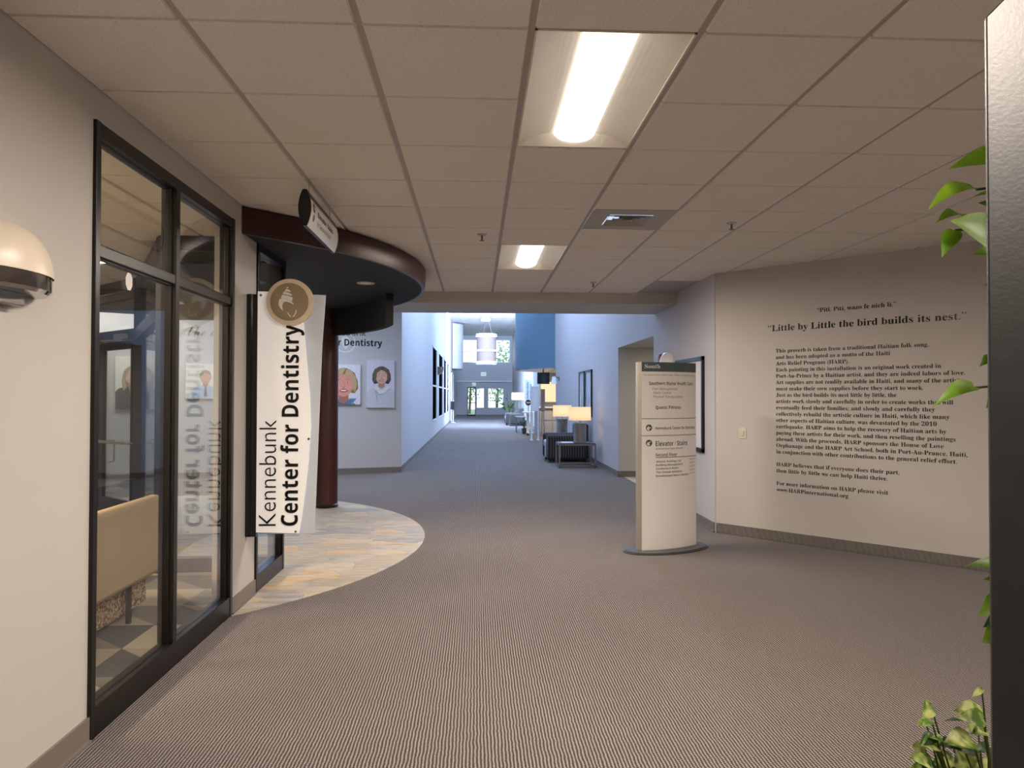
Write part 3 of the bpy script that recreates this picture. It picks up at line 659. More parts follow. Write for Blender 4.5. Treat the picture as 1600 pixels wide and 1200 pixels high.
for (x, y, lb) in ((.039, 5.783, 'brass ceiling sprinkler left of the smaller ceiling light'), (1.904, 5.292, 'brass ceiling sprinkler to the right of the air vent'), (1.328, 8.161, 'brass ceiling sprinkler nearest the beam')):
    t = thing('sprinkler', lb, 'sprinkler', (x, y, ZC), 0, 'ceiling sprinklers')
    MB().lathe([(.001, 0), (.038, 0), (.034, -.008), (.012, -.012), (.001, -.012)], (x, y, ZC), 20).build('escutcheon', 'silver', t, smooth=True)
    MB().cyl((x, y, ZC-.01), (x, y, ZC-.05), .008, n=10).lathe([(.001, -.05), (.02, -.05), (.02, -.053), (.001, -.053)], (x, y, ZC), 14).build('head', 'sprink', t, smooth=True)

# ------------------------------------------------------------------ wall lights and small wall fittings
def dome_light(label, x, y, z, s, sc=1.0, shade_mat='cream', hw=.155):
    """half-dome wall light on a wall at x; s=+1 faces +x"""
    t = thing('wall_light', label, 'wall light', (x, y, z), 0, 'half dome wall lights')
    f = MB(); n, m = 16, 10; hh, dp = .175*sc, .14*sc; v = []
    for i in range(m+1):
        q = PI/2*i/m
        for j in range(n+1):
            a = -PI/2+PI*j/n; rr = math.cos(q)**.75
            v.append((x+s*(dp*rr*math.cos(a)), y+hw*rr*math.sin(a), z+hh*math.sin(q)))
    f.add(v, [((i*(n+1)+j), i*(n+1)+j+1, (i+1)*(n+1)+j+1, (i+1)*(n+1)+j) for i in range(m) for j in range(n)]); f.build('dome_shade', shade_mat, t, smooth=True)
    f = MB(); pr = [(1.0, 0), (1.0, -.05*sc), (.93, -.062*sc), (.0, -.062*sc)]; v = []
    for r, dz in pr:
        for j in range(n+1):
            a = -PI/2+PI*j/n; v.append((x+s*(dp*.97*r*math.cos(a)), y+hw*.97*r*math.sin(a), z+dz))
    f.add(v, [(i*(n+1)+j, i*(n+1)+j+1, (i+1)*(n+1)+j+1, (i+1)*(n+1)+j) for i in range(3) for j in range(n)]); f.build('chrome_band', 'chrome', t, smooth=True)
    MB().box(x, x+s*.05*sc, y-.10*sc, y+.08*sc, z-.105*sc, z-.06*sc).build('wall_box', 'steel', t, bevel=.004)
dome_light('cream half dome wall light with chrome underside on the wall before the storefront', XL, 2.485, 1.85, 1, hw=.235)
dome_light('white half dome wall light above the directory kiosk near the poster', XR-.02, 9.28, 1.85, -1, 1.0, 'acrylic')
t = thing('fire_alarm', 'red and white fire alarm strobe on the wall behind the kiosk', 'fire alarm', (XR-.02, 9.72, 1.88))
MB().box(XR-.02, XR-.06, 9.66, 9.78, 1.88, 2.01).build('alarm_body', 'postred', t, bevel=.008); MB().box(XR-.06, XR-.085, 9.69, 9.75, 1.93, 1.99).build('strobe', 'white', t, bevel=.006)
t = thing('poster_frame', 'large black framed white poster on the wall beside the directory kiosk', 'framed poster', (XR-.02, 8.4, .82))
yA, yB, zA, zB, xw = 7.86, 8.94, .815, 1.885, XR-.02
f = MB(); f.box(xw, xw-.03, yA, yB, zB-.045, zB).box(xw, xw-.03, yA, yB, zA, zA+.045).box(xw, xw-.03, yA, yA+.045, zA, zB).box(xw, xw-.03, yB-.045, yB, zA, zB); f.build('frame', 'black', t, bevel=.003)
MB().box(xw, xw-.012, yA+.04, yB-.04, zA+.04, zB-.04).build('poster', 'paper', t)
NB = Vector((-DIAG.y, DIAG.x)); NB = NB if NB.dot(-CORN) > 0 else -NB
def wb(s, z, q=0): p = CORN+DIAG*s+NB*q; return Vector((p.x, p.y, z))
t = thing('light_switch', 'ivory rocker switch plate on the wall left of the inscription', 'light switch', tuple(wb(.30, 1.06)))
MB().plate([(.262, 1.005), (.342, 1.005), (.342, 1.117), (.262, 1.117)], lambda u, v, q: wb(u, v, q), .006).build('wall_plate', 'ivory', t, bevel=.002)
MB().plate([(.285, 1.03), (.318, 1.03), (.318, 1.092), (.285, 1.092)], lambda u, v, q: wb(u, v, q), .011).build('rocker', 'ivory', t, bevel=.002)

# ------------------------------------------------------------------ wall inscription
LINES = ['This proverb is taken from a traditional Haitian folk song,', 'and has been adopted as a motto of the Haiti', 'Arts Relief Program (HARP).',
 'Each painting in this installation is an original work created in', 'Port-Au-Prince by a Haitian artist, and they are indeed labors of love.',
 'Art supplies are not readily available in Haiti, and many of the artists', 'must make their own supplies before they start to work.', 'Just as the bird builds its nest little by little, the',
 'artists work slowly and carefully in order to create works that will', 'eventually feed their families; and slowly and carefully they', 'collectively rebuild the artistic culture in Haiti, which like many',
 'other aspects of Haitian culture, was devastated by the 2010', 'earthquake. HARP aims to help the recovery of Haitian arts by', 'paying these artists for their work, and then reselling the paintings',
 'abroad. With the proceeds, HARP sponsors the House of Love', 'Orphanage and the HARP Art School, both in Port-Au-Prance, Haiti,', 'in conjunction with other contributions to the general relief effort.', '',
 'HARP believes that if everyone does their part,', 'then little by little we can help Haiti thrive.', '', 'For more information on HARP please visit', 'www.HARPinternational.org']
ENDS = {0: 875, 1: 693, 2: 500, 3: 932, 4: 1045, 5: 1033, 6: 848, 7: 722, 8: 988, 9: 902, 10: 970, 11: 910, 12: 955, 13: 998, 14: 942, 15: 1053, 16: 1003, 18: 733, 19: 678, 21: 680, 22: 494}
N3 = Vector((NB.x, NB.y, 0)); C3 = Vector((CORN.x, CORN.y, 0))
def s_of(px):
    d = ray(px, 620); o = Vector((0, 0, EYE)); k = (C3-o).dot(N3)/d.dot(N3); p = o+d*k; return (Vector((p.x, p.y))-CORN).dot(DIAG)
t = thing('wall_inscription', 'black serif proverb and story lettered on the angled right wall', 'wall lettering', tuple(wb(1.4, 1.3)))
wl = lambda s0, z: (lambda u, v, q: wb(s0+u, z+v, .0015))
f = MB(); text(f, '“Piti, Piti, wazo fe nich li.”', 'serif', wl(1.064, 2.246), .040, .695); f.build('creole_line', 'ink', t)
f = MB(); text(f, '“Little by Little the bird builds its nest.”', 'serif', wl(.576, 2.09), .062, 1.724); f.build('headline', 'ink', t)
for nm, rng in (('story_text', range(0, 17)), ('belief_text', (18, 19)), ('contact_text', (21, 22))):
    f = MB()
    for i in rng:
        s0 = s_of(1160+158/3); wdt = s_of(1160+ENDS[i]/3)-s0
        text(f, LINES[i], 'serif', wl(s0, 1.874-i*.06255), .0365, wdt)
    f.build(nm, 'ink', t)

# ------------------------------------------------------------------ directory kiosk
KC = Vector((1.811, 6.702, 0)); KA = math.atan2(.258, .585); kx = Vector((math.cos(KA), math.sin(KA), 0)); kn = Vector((kx.y, -kx.x, 0))     # kn points at the reader
HW, BUL, KZ0, KZ1 = .32, .05, .02, 1.755
RK = (HW*HW+BUL*BUL)/(2*BUL); HA = math.asin(HW/RK)
def kf(s, z, q=0):                                      # s = arc length from the middle of the face
    a = s/RK; return KC+kx*((RK+q)*math.sin(a))+kn*((RK+q)*(math.cos(a)-math.cos(HA)))+Vector((0, 0, z))
t = thing('directory_kiosk', 'freestanding curved white directory sign on a dark oval base', 'directory sign', (KC.x, KC.y, 0), KA)
SL = RK*HA
f = MB(); n = 24
el = lambda a, b, k0=0: [(KC+kx*(a*math.cos(q))+kn*(-.05+b*math.sin(q))) for q in [2*PI*i/64 for i in range(64)]]
f.prism([(p.x, p.y) for p in el(.465, .245)], 0, .012); f.prism([(p.x, p.y) for p in el(.45, .232)], .012, .02); f.build('oval_base', 'gunmetal', t)
def klocal(x, y): p = KC+kx*x-kn*y; return (p.x, p.y)
body = [klocal(-HW, .0), klocal(-HW-.012, .012), klocal(-HW-.018, .04), klocal(-HW-.012, .075), klocal(-HW+.02, .10), klocal(HW-.02, .10), klocal(HW+.002, .06), klocal(HW, 0)]
n = 48; f = MB(); fr = [(-SL+2*SL*i/n) for i in range(n+1)]
f.prism(body, KZ0, KZ1)
f.build('aluminium_body', 'silver', t, smooth=True)
f = MB()
for i in range(n): f.add([kf(fr[i], KZ0, .0), kf(fr[i+1], KZ0, 0), kf(fr[i+1], KZ1-.088, 0), kf(fr[i], KZ1-.088, 0)], [(0, 1, 2, 3)])
pp = [kf(s, 0) for s in fr]; f.prism([(p.x, p.y) for p in pp], KZ0, KZ0+.003)
f.build('face_panel', 'face', t, smooth=True)
f = MB()
for i in range(n): f.add([kf(fr[i], KZ1-.088, .001), kf(fr[i+1], KZ1-.088, .001), kf(fr[i+1], KZ1, .001), kf(fr[i], KZ1, .001)], [(0, 1, 2, 3)])
f.prism([(p.x, p.y) for p in pp], KZ1-.003, KZ1); f.build('header_band', 'slate', t, smooth=True)
def ks(u): return (u-1003)/85*2*SL-SL
def kz(v): return 1.44+(618.3-v)*6.62/1126
def kt(name, items, mat, st):
    f = MB()
    for tx, u0, u1, v, cap in items: text(f, tx, st, (lambda s0, z: (lambda u, vv, q: kf(s0+u, z+vv, .0018)))(ks(u0), kz(v)), cap, ks(u1)-ks(u0), res=2)
    return f.build(name, mat, t)
kt('header_lettering', [('South', 1007, 1027.6, 574.5, .036)], 'face', 'serif')
kt('notice_lettering', [('No access from Health Tower. Please use South Entrance', 1006, 1084.5, 586, .014)], 'redink', 'sans')
kt('bold_lettering', [('Southern Maine Health Care', 1012.5, 1080.5, 600.8, .030), ('Quest Fitness', 1021, 1058.5, 638.6, .029), ('Kennebunk Center for Dentistry', 1021, 1085, 671, .026), ('Elevator / Stairs', 1021, 1069.5, 697, .044),
   ('to Second Floor Suite 200 to 211', 1021, 1062, 702.3, .013), ('Second Floor', 1021, 1052, 713.5, .030), ('Atlantic Holdings, LLC', 1021.5, 1059, 722.8, .018), ('Building Management', 1021.5, 1061.5, 728.3, .018),
   ('Conference Room', 1021.5, 1054.5, 734, .018), ('The Climate Initiative', 1021.5, 1060, 739.7, .018), ('Kennebunkport Resort Collection', 1021.5, 1072, 745.4, .018)], 'ink', 'sansb')
kt('light_lettering', [('Pain Management', 1017, 1052.5, 608.6, .022), ('Sleep Center', 1018, 1043.5, 614.8, .022), ('Physical Therapy Center', 1018, 1062, 621, .022),
   ('Suite 207', 1074, 1084, 721, .016), ('Suite 201', 1074, 1084, 726.6, .016), ('Suite 201A', 1074, 1085, 732.3, .016), ('Suite 202', 1074, 1084, 738, .016), ('Suite 203', 1074, 1084, 743.6, .016)], 'greyink', 'sans')
f = MB()
for v, u0 in ((654.3, 1003), (681, 1003), (715.6, 1021)):
    for i in range(40):
        sa, sb = ks(u0)+(SL-ks(u0))*i/40, ks(u0)+(SL-ks(u0))*(i+1)/40; z = kz(v)
        f.add([kf(sa, z, .0015), kf(sb, z, .0015), kf(sb, z+.006, .0015), kf(sa, z+.006, .0015)], [(0, 1, 2, 3)])
f.build('divider_lines', 'greyink', t)
for v, rot in ((668, 0), (692, PI/4)):
    f = MB(); s0, z = ks(1012.3), kz(v); f.flat(ell(0, 0, .031, .030, 28), lambda u, vv: kf(s0+u, z+vv, .0015)); o = f.build('arrow_disc', 'green', t)
    f = MB(); A = [(-.022, 0), (-.002, .019), (.002, .014), (-.007, .005), (.02, .005), (.02, -.005), (-.007, -.005), (.002, -.014), (-.002, -.019)]
    f.flat([(x*math.cos(rot)-y*math.sin(rot), x*math.sin(rot)+y*math.cos(rot)) for x, y in A], lambda u, vv: kf(s0+u, z+vv, .0024)); f.build('arrow', 'acrylic', o)

# ------------------------------------------------------------------ portraits and lettering on the lobby wall
PO = Vector((LC[0], LC[1], 0))
def pwall(x, z, q=0): return PO+PD*((x-PO.x)/PD.x)+PN*q+Vector((0, 0, z))
SKIN = {}
def flatmat(c, r=.6):
    k = 'print_%d_%d_%d' % c
    if k not in M: M[k] = pm(k.replace('print', 'printed_ink'), c, r, var=.07, scale=30)
    return k
def portrait(label, x0, x1, z0, z1, sp_):
    t = thing('portrait_photo', label, 'portrait', tuple(pwall(x0, z0)), 0, 'staff portraits on the lobby wall')
    L = (x1-x0)/PD.x; H = z1-z0; base = pwall(x0, z0); fn = lambda u, v, q: base+PD*u+Vector((0, 0, v))+PN*q
    MB().plate([(0, 0), (L, 0), (L, H), (0, H)], lambda u, v, q: fn(u, v, .012+q), .03).build('canvas', 'paper', t)
    f = MB(); mats = []; k = [0]
    def lay(poly, c):
        nm = flatmat(c)
        if nm not in mats: mats.append(nm)
        k[0] += 1; cl = [(min(max(u, .002), L-.002), min(max(v, .002), H-.002)) for u, v in poly]
        f.flat(cl, lambda u, v: fn(u, v, .0424+.0003*k[0]), mats.index(nm))
    cx, cyy, r, ry = sp_['cx']*L, sp_['cy']*H, sp_['r'], sp_['r']*1.32
    sk, hr, hr2, cl = sp_['skin'], sp_['hair'], sp_['hair2'], sp_['cloth']; dk = tuple(int(q*.78) for q in sk)
    lay([(0, 0), (L, 0), (L, H), (0, H)], sp_['bg'])
    lg = sp_['long']; vol = sp_['vol']
    lay([(cx-r*vol*.9, cyy-ry*lg), (cx-r*vol*1.12, cyy-ry*lg*.5), (cx-r*vol*1.1, cyy+ry*.2), (cx-r*vol*.85, cyy+ry*.85), (cx-r*.3, cyy+ry*1.22), (cx+r*.35, cyy+ry*1.22), (cx+r*vol*.85, cyy+ry*.85), (cx+r*vol*1.1, cyy+ry*.2), (cx+r*vol*1.12, cyy-ry*lg*.5), (cx+r*vol*.85, cyy-ry*lg), (cx, cyy-ry*lg*.8)], hr2)
    sw = sp_['sw']
    lay([(cx-sw, 0), (cx-sw, cyy-ry*2.0), (cx-sw*.72, cyy-ry*1.62), (cx-r*.55, cyy-ry*1.25), (cx+r*.55, cyy-ry*1.25), (cx+sw*.72, cyy-ry*1.62), (cx+sw, cyy-ry*2.0), (cx+sw, 0)], cl)
    lay([(cx-r*.5, cyy-ry*.7), (cx-r*.52, cyy-ry*1.3), (cx-r*.1, cyy-ry*sp_.get('vneck', 1.55)), (cx+r*.1, cyy-ry*sp_.get('vneck', 1.55)), (cx+r*.52, cyy-ry*1.3), (cx+r*.5, cyy-ry*.7)], dk)
    for ex in (-1, 1): lay(ell(cx+ex*r*.98, cyy-ry*.08, r*.14, ry*.2, 10), dk)
    lay(ell(cx, cyy, r, ry, 28), sk)
    lay(ell(cx-r*.45, cyy-ry*.3, r*.3, ry*.2, 12), tuple(min(255, int(q*1.04)) for q in sk)); lay(ell(cx+r*.45, cyy-ry*.3, r*.3, ry*.2, 12), tuple(min(255, int(q*1.04)) for q in sk))
    for ex in (-1, 1):
        lay(ell(cx+ex*r*.40, cyy+ry*.12, r*.15, ry*.042, 10), (226, 216, 208)); lay(ell(cx+ex*r*.40, cyy+ry*.12, r*.06, ry*.045, 8), (58, 50, 46))
        lay([(cx+ex*r*.2, cyy+ry*.30), (cx+ex*r*.42, cyy+ry*.36), (cx+ex*r*.66, cyy+ry*.28), (cx+ex*r*.42, cyy+ry*.31)], tuple(int((q+k_)/2) for q, k_ in zip(hr2, dk)))
    lay([(cx-r*.14, cyy-ry*.24), (cx, cyy-ry*.30), (cx+r*.14, cyy-ry*.24), (cx+r*.02, cyy-ry*.235)], dk); lay([(cx+r*.05, cyy+ry*.1), (cx+r*.12, cyy-ry*.2), (cx+r*.05, cyy-ry*.22)], tuple(int(q*.9) for q in sk))
    lay(ell(cx, cyy-ry*.53, r*.42, ry*.13, 14), (168, 76, 72)); lay([(cx-r*.34, cyy-ry*.48), (cx+r*.34, cyy-ry*.48), (cx+r*.2, cyy-ry*.58), (cx-r*.2, cyy-ry*.58)], (240, 236, 230))
    for poly in sp_['front'](cx, cyy, r, ry): lay(poly[1], hr if poly[0] else hr2)
    for c, poly in sp_['extra'](cx, cyy, r, ry, sw): lay(poly, c)
    f.build('print', mats, t); return t
fringe = lambda cx, c, r, y: [(1, [(cx-r*1.25, c-y*.85), (cx-r*1.4, c-y*.1), (cx-r*1.25, c+y*.6), (cx-r*.7, c+y*1.1), (cx, c+y*1.26), (cx+r*.7, c+y*1.1), (cx+r*1.25, c+y*.5), (cx+r*1.35, c-y*.1), (cx+r*1.2, c-y*.7), (cx+r*.92, c-y*.45), (cx+r*.9, c+y*.25), (cx+r*.5, c+y*.62), (cx-r*.1, c+y*.78), (cx-r*.75, c+y*.4), (cx-r*.9, c-y*.5)]),
                             (0, [(cx-r*.1, c+y*.78), (cx+r*.2, c+y*1.2), (cx+r*.32, c+y*1.18), (cx+r*.1, c+y*.74)])]
longh = lambda cx, c, r, y: [(1, [(cx-r*1.25, c-y*1.9), (cx-r*1.5, c-y*.5), (cx-r*1.2, c+y*.6), (cx-r*.5, c+y*1.2), (cx+r*.1, c+y*1.25), (cx-r*.25, c+y*.8), (cx-r*.8, c+y*.35), (cx-r*.95, c-y*.4), (cx-r*.7, c-y*1.5)]), (1, [(cx+r*.1, c+y*1.25), (cx+r*.8, c+y*1.0), (cx+r*1.3, c+y*.2), (cx+r*1.35, c-y*.8), (cx+r*1.0, c-y*1.7), (cx+r*.9, c-y*.4), (cx+r*.8, c+y*.3), (cx-r*.1, c+y*.85)]),
                             (0, [(cx-r*.95, c-y*1.6), (cx-r*1.1, c-y*.4), (cx-r*.8, c+y*.5), (cx-r*.7, c+y*.5), (cx-r*1.0, c-y*.4)])]
man = lambda cx, c, r, y: [(1, [(cx-r*1.05, c+y*.1), (cx-r*1.08, c+y*.6), (cx-r*.6, c+y*1.16), (cx+r*.1, c+y*1.26), (cx+r*.8, c+y*1.05), (cx+r*1.08, c+y*.5), (cx+r*1.03, c+y*.1), (cx+r*.9, c+y*.5), (cx+r*.2, c+y*.74), (cx-r*.8, c+y*.6)])]
portrait('portrait of a smiling woman with a brown bob and pale cowl scarf', -2.044, -1.546, 1.215, 2.10, dict(cx=.53, cy=.665, r=.112, skin=(222, 176, 156), hair=(104, 92, 78), hair2=(72, 62, 54), cloth=(206, 206, 216), bg=(216, 214, 230), long=1.0, vol=1.36, sw=.27,
    front=fringe, extra=lambda cx, c, r, y, sw: [((226, 226, 234), [(cx-r*.9, c-y*1.15), (cx-r*.2, c-y*1.75), (cx+r*.3, c-y*1.75), (cx+r*.95, c-y*1.15), (cx+r*1.3, c-y*1.5), (cx+r*.4, c-y*2.2), (cx-r*.4, c-y*2.25), (cx-r*1.2, c-y*1.5)]), ((170, 170, 184), [(cx-r*1.2, c-y*1.5), (cx-r*.4, c-y*2.25), (cx+r*.4, c-y*2.2), (cx+r*.3, c-y*2.3), (cx-r*.5, c-y*2.4)]), ((150, 150, 166), [(cx-r*1.0, c-y*1.7), (cx-r*.75, c-y*3.2), (cx-r*.68, c-y*3.2), (cx-r*.9, c-y*1.75)])]))
portrait('portrait of a laughing blonde woman in a blue collared shirt beside the column', -2.72, -2.152, 1.276, 2.01, dict(cx=.48, cy=.52, r=.178, skin=(226, 152, 132), hair=(196, 164, 126), hair2=(146, 110, 80), cloth=(58, 112, 138), bg=(226, 224, 232), long=.75, vol=1.3, sw=.30,
    front=fringe, extra=lambda cx, c, r, y, sw: [((92, 130, 168), [(cx+r*.2, c-y*1.6), (cx+r*.6, c-y*1.15), (cx+r*1.3, c-y*1.15), (cx+r*.8, c-y*1.7)]), ((150, 184, 196), ell(cx+r*.9, c-y*1.55, r*.1, y*.06, 8)), ((26, 70, 90), ell(cx+r*.3, c-y*1.68, r*.12, y*.05, 8))]))
portrait('portrait of a long haired woman in black seen through the waiting room', -6.07, -5.50, 1.197, 2.10, dict(cx=.42, cy=.63, r=.10, skin=(228, 186, 166), hair=(176, 158, 132), hair2=(120, 104, 84), cloth=(40, 38, 46), bg=(236, 232, 226), long=1.9, vol=1.1, sw=.27, vneck=2.4,
    front=longh, extra=lambda cx, c, r, y, sw: []))
portrait('portrait of a grey haired man in a pale blue shirt and tie', -5.02, -4.47, 1.381, 1.99, dict(cx=.56, cy=.60, r=.082, skin=(226, 168, 140), hair=(146, 138, 128), hair2=(128, 120, 110), cloth=(176, 200, 222), bg=(238, 234, 224), long=.3, vol=1.0, sw=.235,
    front=man, extra=lambda cx, c, r, y, sw: [((96, 104, 122), [(cx-r*.18, c-y*1.4), (cx+r*.18, c-y*1.4), (cx+r*.22, c-y*1.65), (cx+r*.3, c-y*3), (cx-r*.3, c-y*3), (cx-r*.2, c-y*1.65)]), ((206, 222, 236), [(cx-r*.6, c-y*1.15), (cx-r*.16, c-y*1.5), (cx-r*.4, c-y*1.8)]), ((206, 222, 236), [(cx+r*.6, c-y*1.15), (cx+r*.16, c-y*1.5), (cx+r*.4, c-y*1.8)])]))
portrait('portrait of a dark curly haired woman at the storefront edge of the waiting room', -6.78, -6.24, 1.20, 2.09, dict(cx=.55, cy=.63, r=.10, skin=(214, 160, 134), hair=(92, 58, 42), hair2=(70, 42, 32), cloth=(60, 56, 60), bg=(228, 214, 196), long=1.4, vol=1.35, sw=.25, front=longh, extra=lambda cx, c, r, y, sw: []))
t = thing('lobby_wall_lettering', 'dental center name with pale round emblem on the lobby wall behind the column', 'wall lettering', tuple(pwall(-2.3, 2.35)))
wl2 = lambda x, z: (lambda u, v, q: pwall(x, z, .004)+PD*u+Vector((0, 0, v))-PN*q*0)
f = MB(); text(f, 'Center for Dentistry', 'sansb', wl2(-1.768, 2.36), .122, 1.50, align='r'); f.build('bold_name', 'ink', t)
f = MB(); text(f, 'Kennebunk', None, wl2(-2.05, 2.545), .12, .86, align='r', off=-.01); f.build('thin_name', 'ink', t)
f = MB(); cxp = -2.42; f.flat(ell(0, 0, .19, .19, 40), lambda u, v: pwall(cxp, 2.42+v, .0015)+PD*u); f.build('round_emblem', 'white', t)
f = MB(); f.flat(ell(0, 0, .168, .168, 40), lambda u, v: pwall(cxp, 2.42+v, .002)+PD*u); f.build('emblem_field', 'wall_cool', t)
f = MB(); f.flat([(-.05, .11), (.04, .11), (.09, .03), (.03, -.11), (0, -.13), (-.05, -.06), (-.08, .03)], lambda u, v: pwall(cxp, 2.42+v, .0026)+PD*u); f.build('shell_mark', 'white', t)
t = thing('script_wall_lettering', 'grey flowing script line high on the lobby wall above the portraits', 'wall lettering', tuple(pwall(-5.2, 2.5)))
f = MB(); text(f, 'the art', 'script', wl2(-5.0, 2.47), .17, .66); f.build('script_words', 'greyink', t)
f = MB(); text(f, 'and', 'script', wl2(-5.72, 2.47), .17, .30); f.build('script_word', 'greyink', t)

# ------------------------------------------------------------------ black panel, planter and foliage in the foreground
PX = at(1546, 600, 1.10); PX.z = 0; pd = Vector((.919, -.394, 0)); pn = Vector((-.394, -.919, 0))
t = thing('planter_divider', 'black textured divider panel with planter box at the right edge', 'planter', (.95, 1.2, 0))
fnp = lambda u, v, q: PX+pd*u-pn*q+Vector((0, 0, v))
MB().plate([(0, 0), (.72, 0), (.72, 2.075), (.03, 2.075), (0, 2.045)], fnp, .012).build('panel', 'black_rough', t, bevel=.002)
bx = lambda u, v: PX+pd*u-pn*v
def pbox(u0, u1, v0, v1, z0, z1, mb): 
    return mb.prism([tuple(bx(u, v).xy) for u, v in ((u0, v0), (u1, v0), (u1, v1), (u0, v1))], z0, z1)
g = MB(); pbox(0, .62, .014, .03, 0, .58, g); pbox(0, .62, .36, .376, 0, .58, g); pbox(0, .016, .03, .36, 0, .58, g); pbox(.604, .62, .03, .36, 0, .58, g); pbox(.016, .604, .03, .36, .02, .06, g)
g.build('planter_box', 'black', t)
g = MB(); pbox(.016, .604, .03, .36, .06, .53, g); g.build('soil', 'soil', t)
def leaf(parent, base, tip, wd, nrm, mat='leaf', fold=.25, droop=.0, name='leaf'):
    base, tip = Vector(base), Vector(tip); ax = tip-base; L = ax.length; ax = ax/L; nrm = Vector(nrm); nrm = (nrm-ax*nrm.dot(ax)).normalized(); sd = ax.cross(nrm)
    n = 12; v = []; f = []
    prof = [.0, .55, .86, .98, 1.0, .97, .9, .79, .65, .49, .32, .15, 0]
    for i in range(n+1):
        k = i/n; c = base+ax*(L*k)-nrm*(droop*L*(2*k-1)**2)+nrm*droop*L; h = wd/2*prof[i]
        back = ax*(-L*.05*(1 if i == 1 else 0))
        for s in (-1, -.5, 0, .5, 1): v.append(c+sd*(h*s)+nrm*(abs(s)*h*fold)+back*abs(s))
    for i in range(n):
        for j in range(4): f.append((i*5+j, i*5+j+1, (i+1)*5+j+1, (i+1)*5+j))
    return MB().add(v, f).build(name, mat, parent, smooth=True)
t = thing('climbing_plant', 'lime green climbing vine with broad leaves beside the black panel', 'plant', tuple(bx(.2, .19)+Vector((0, 0, .53))))
pole = bx(.10, .20)
MB().cyl((pole.x, pole.y, .45), (pole.x, pole.y, 1.96), .022, n=12).build('moss_pole', 'bark', t)
sp_pts = [pole+Vector((.03*math.cos(k*1.1), .03*math.sin(k*1.1), .5+k*.09)) for k in range(17)]
MB().tube(sp_pts, .007).build('stem', 'stem', t, smooth=True)
Yp = 1.24
VL = [  # base px, tip px, width px, normal
 ((1592, 252), (1480, 265), 46, (-.2, -.8, .5), .10, 0), ((1525, 296), (1449, 329), 34, (-.1, -.6, .8), .16, -.02), ((1578, 310), (1520, 308), 18, (.2, -.5, .8), .1, .03), ((1560, 330), (1528, 317), 22, (0, -.9, .4), .05, .04),
 ((1510, 346), (1462, 349), 32, (.1, -.5, .9), .2, .02), ((1556, 377), (1484, 345), 58, (-.1, -.9, .3), .06, -.03), ((1492, 360), (1471, 403), 26, (-.3, -.8, .5), .1, 0), ((1566, 395), (1520, 398), 30, (0, -.9, .4), .1, .03),
 ((1560, 440), (1537, 447), 14, (0, -.8, .5), .1, .02), ((1552, 560), (1530, 573), 18, (0, -.7, .7), .1, .0), ((1523, 606), (1456, 637), 26, (.2, -.7, .8), .22, -.03), ((1550, 618), (1540, 638), 20, (0, -1, .2), .1, .02), ((1556, 598), (1542, 606), 9, (0, -.9, .4), .1, 0),
 ((1590, 900), (1508, 884), 32, (-.1, -.6, .8), .12, -.02), ((1580, 906), (1536, 905), 24, (0, -.9, .4), .1, .02), ((1556, 938), (1528, 962), 30, (-.1, -.9, .3), .1, 0), ((1556, 965), (1536, 980), 20, (0, -.9, .3), .05, .02), ((1552, 985), (1534, 1004), 26, (-.1, -.9, .2), .05, .0)]
for i, (b, tp, wpx, nm, dr_, dy) in enumerate(VL):
    P, T = at(*b, Yp+dy+.03), at(*tp, Yp+dy); lf = leaf(t, P, T, wpx*1.12*Yp/FPX, nm, 'leafd' if i in (3, 16) else 'leaf', .2, dr_)
    q = Vector((pole.x+.012, pole.y, P.z-.05)); MB().tube([q, q.lerp(P, .5)+Vector((0, 0, .03)), P], .0025, 6).build('leaf_stalk', 'stem', lf)
t = thing('variegated_plant', 'low bushy variegated pothos at the foot of the black panel', 'plant', tuple(bx(.06, .2)+Vector((0, 0, .53))))
Yq = 1.36
VB = [((1453, 1098), (1440, 1124), 20, (.4, -.8, .5)), ((1446, 1130), (1432, 1134), 12, (0, -.6, .8)), ((1456, 1127), (1440, 1136), 10, (-.3, -.6, .8)), ((1462, 1150), (1436, 1166), 16, (-.4, -.6, .7)), ((1455, 1152), (1474, 1160), 18, (.3, -.6, .7)),
      ((1536, 1112), (1488, 1112), 24, (0, -.6, .9)), ((1537, 1124), (1490, 1120), 22, (0, -.8, .5)), ((1534, 1128), (1474, 1127), 12, (0, -.5, .9)), ((1528, 1134), (1508, 1140), 16, (.2, -.8, .5)), ((1534, 1076), (1518, 1091), 9, (0, -.6, .8)),
      ((1520, 1158), (1474, 1160), 30, (0, -.6, .9)), ((1523, 1168), (1484, 1168), 22, (0, -.8, .6)), ((1492, 1188), (1454, 1196), 26, (.1, -.6, .8)), ((1452, 1196), (1422, 1186), 20, (-.1, -.6, .8)), ((1500, 1190), (1532, 1176), 26, (.1, -.7, .7)),
      ((1548, 1170), (1520, 1174), 16, (0, -.6, .8)), ((1530, 1196), (1508, 1206), 26, (0, -.7, .8)), ((1550, 1192), (1530, 1204), 20, (0, -.8, .6)), ((1480, 1206), (1462, 1220), 24, (0, -.7, .8)), ((1505, 1212), (1490, 1226), 26, (0, -.7, .8)), ((1512, 1182), (1490, 1202), 22, (-.2, -.7, .7)), ((1540, 1140), (1516, 1148), 16, (0, -.7, .8))]
for k in range(18):
    u, v = random.uniform(1436, 1536), random.uniform(1160, 1232); a_ = random.uniform(0, 2*PI); q_ = random.uniform(16, 30)
    VB.append(((u, v), (u+q_*math.cos(a_)*1.3, v+q_*math.sin(a_)*.45), random.uniform(17, 26), (random.uniform(-.4, .4), -.7, random.uniform(.4, .9))))
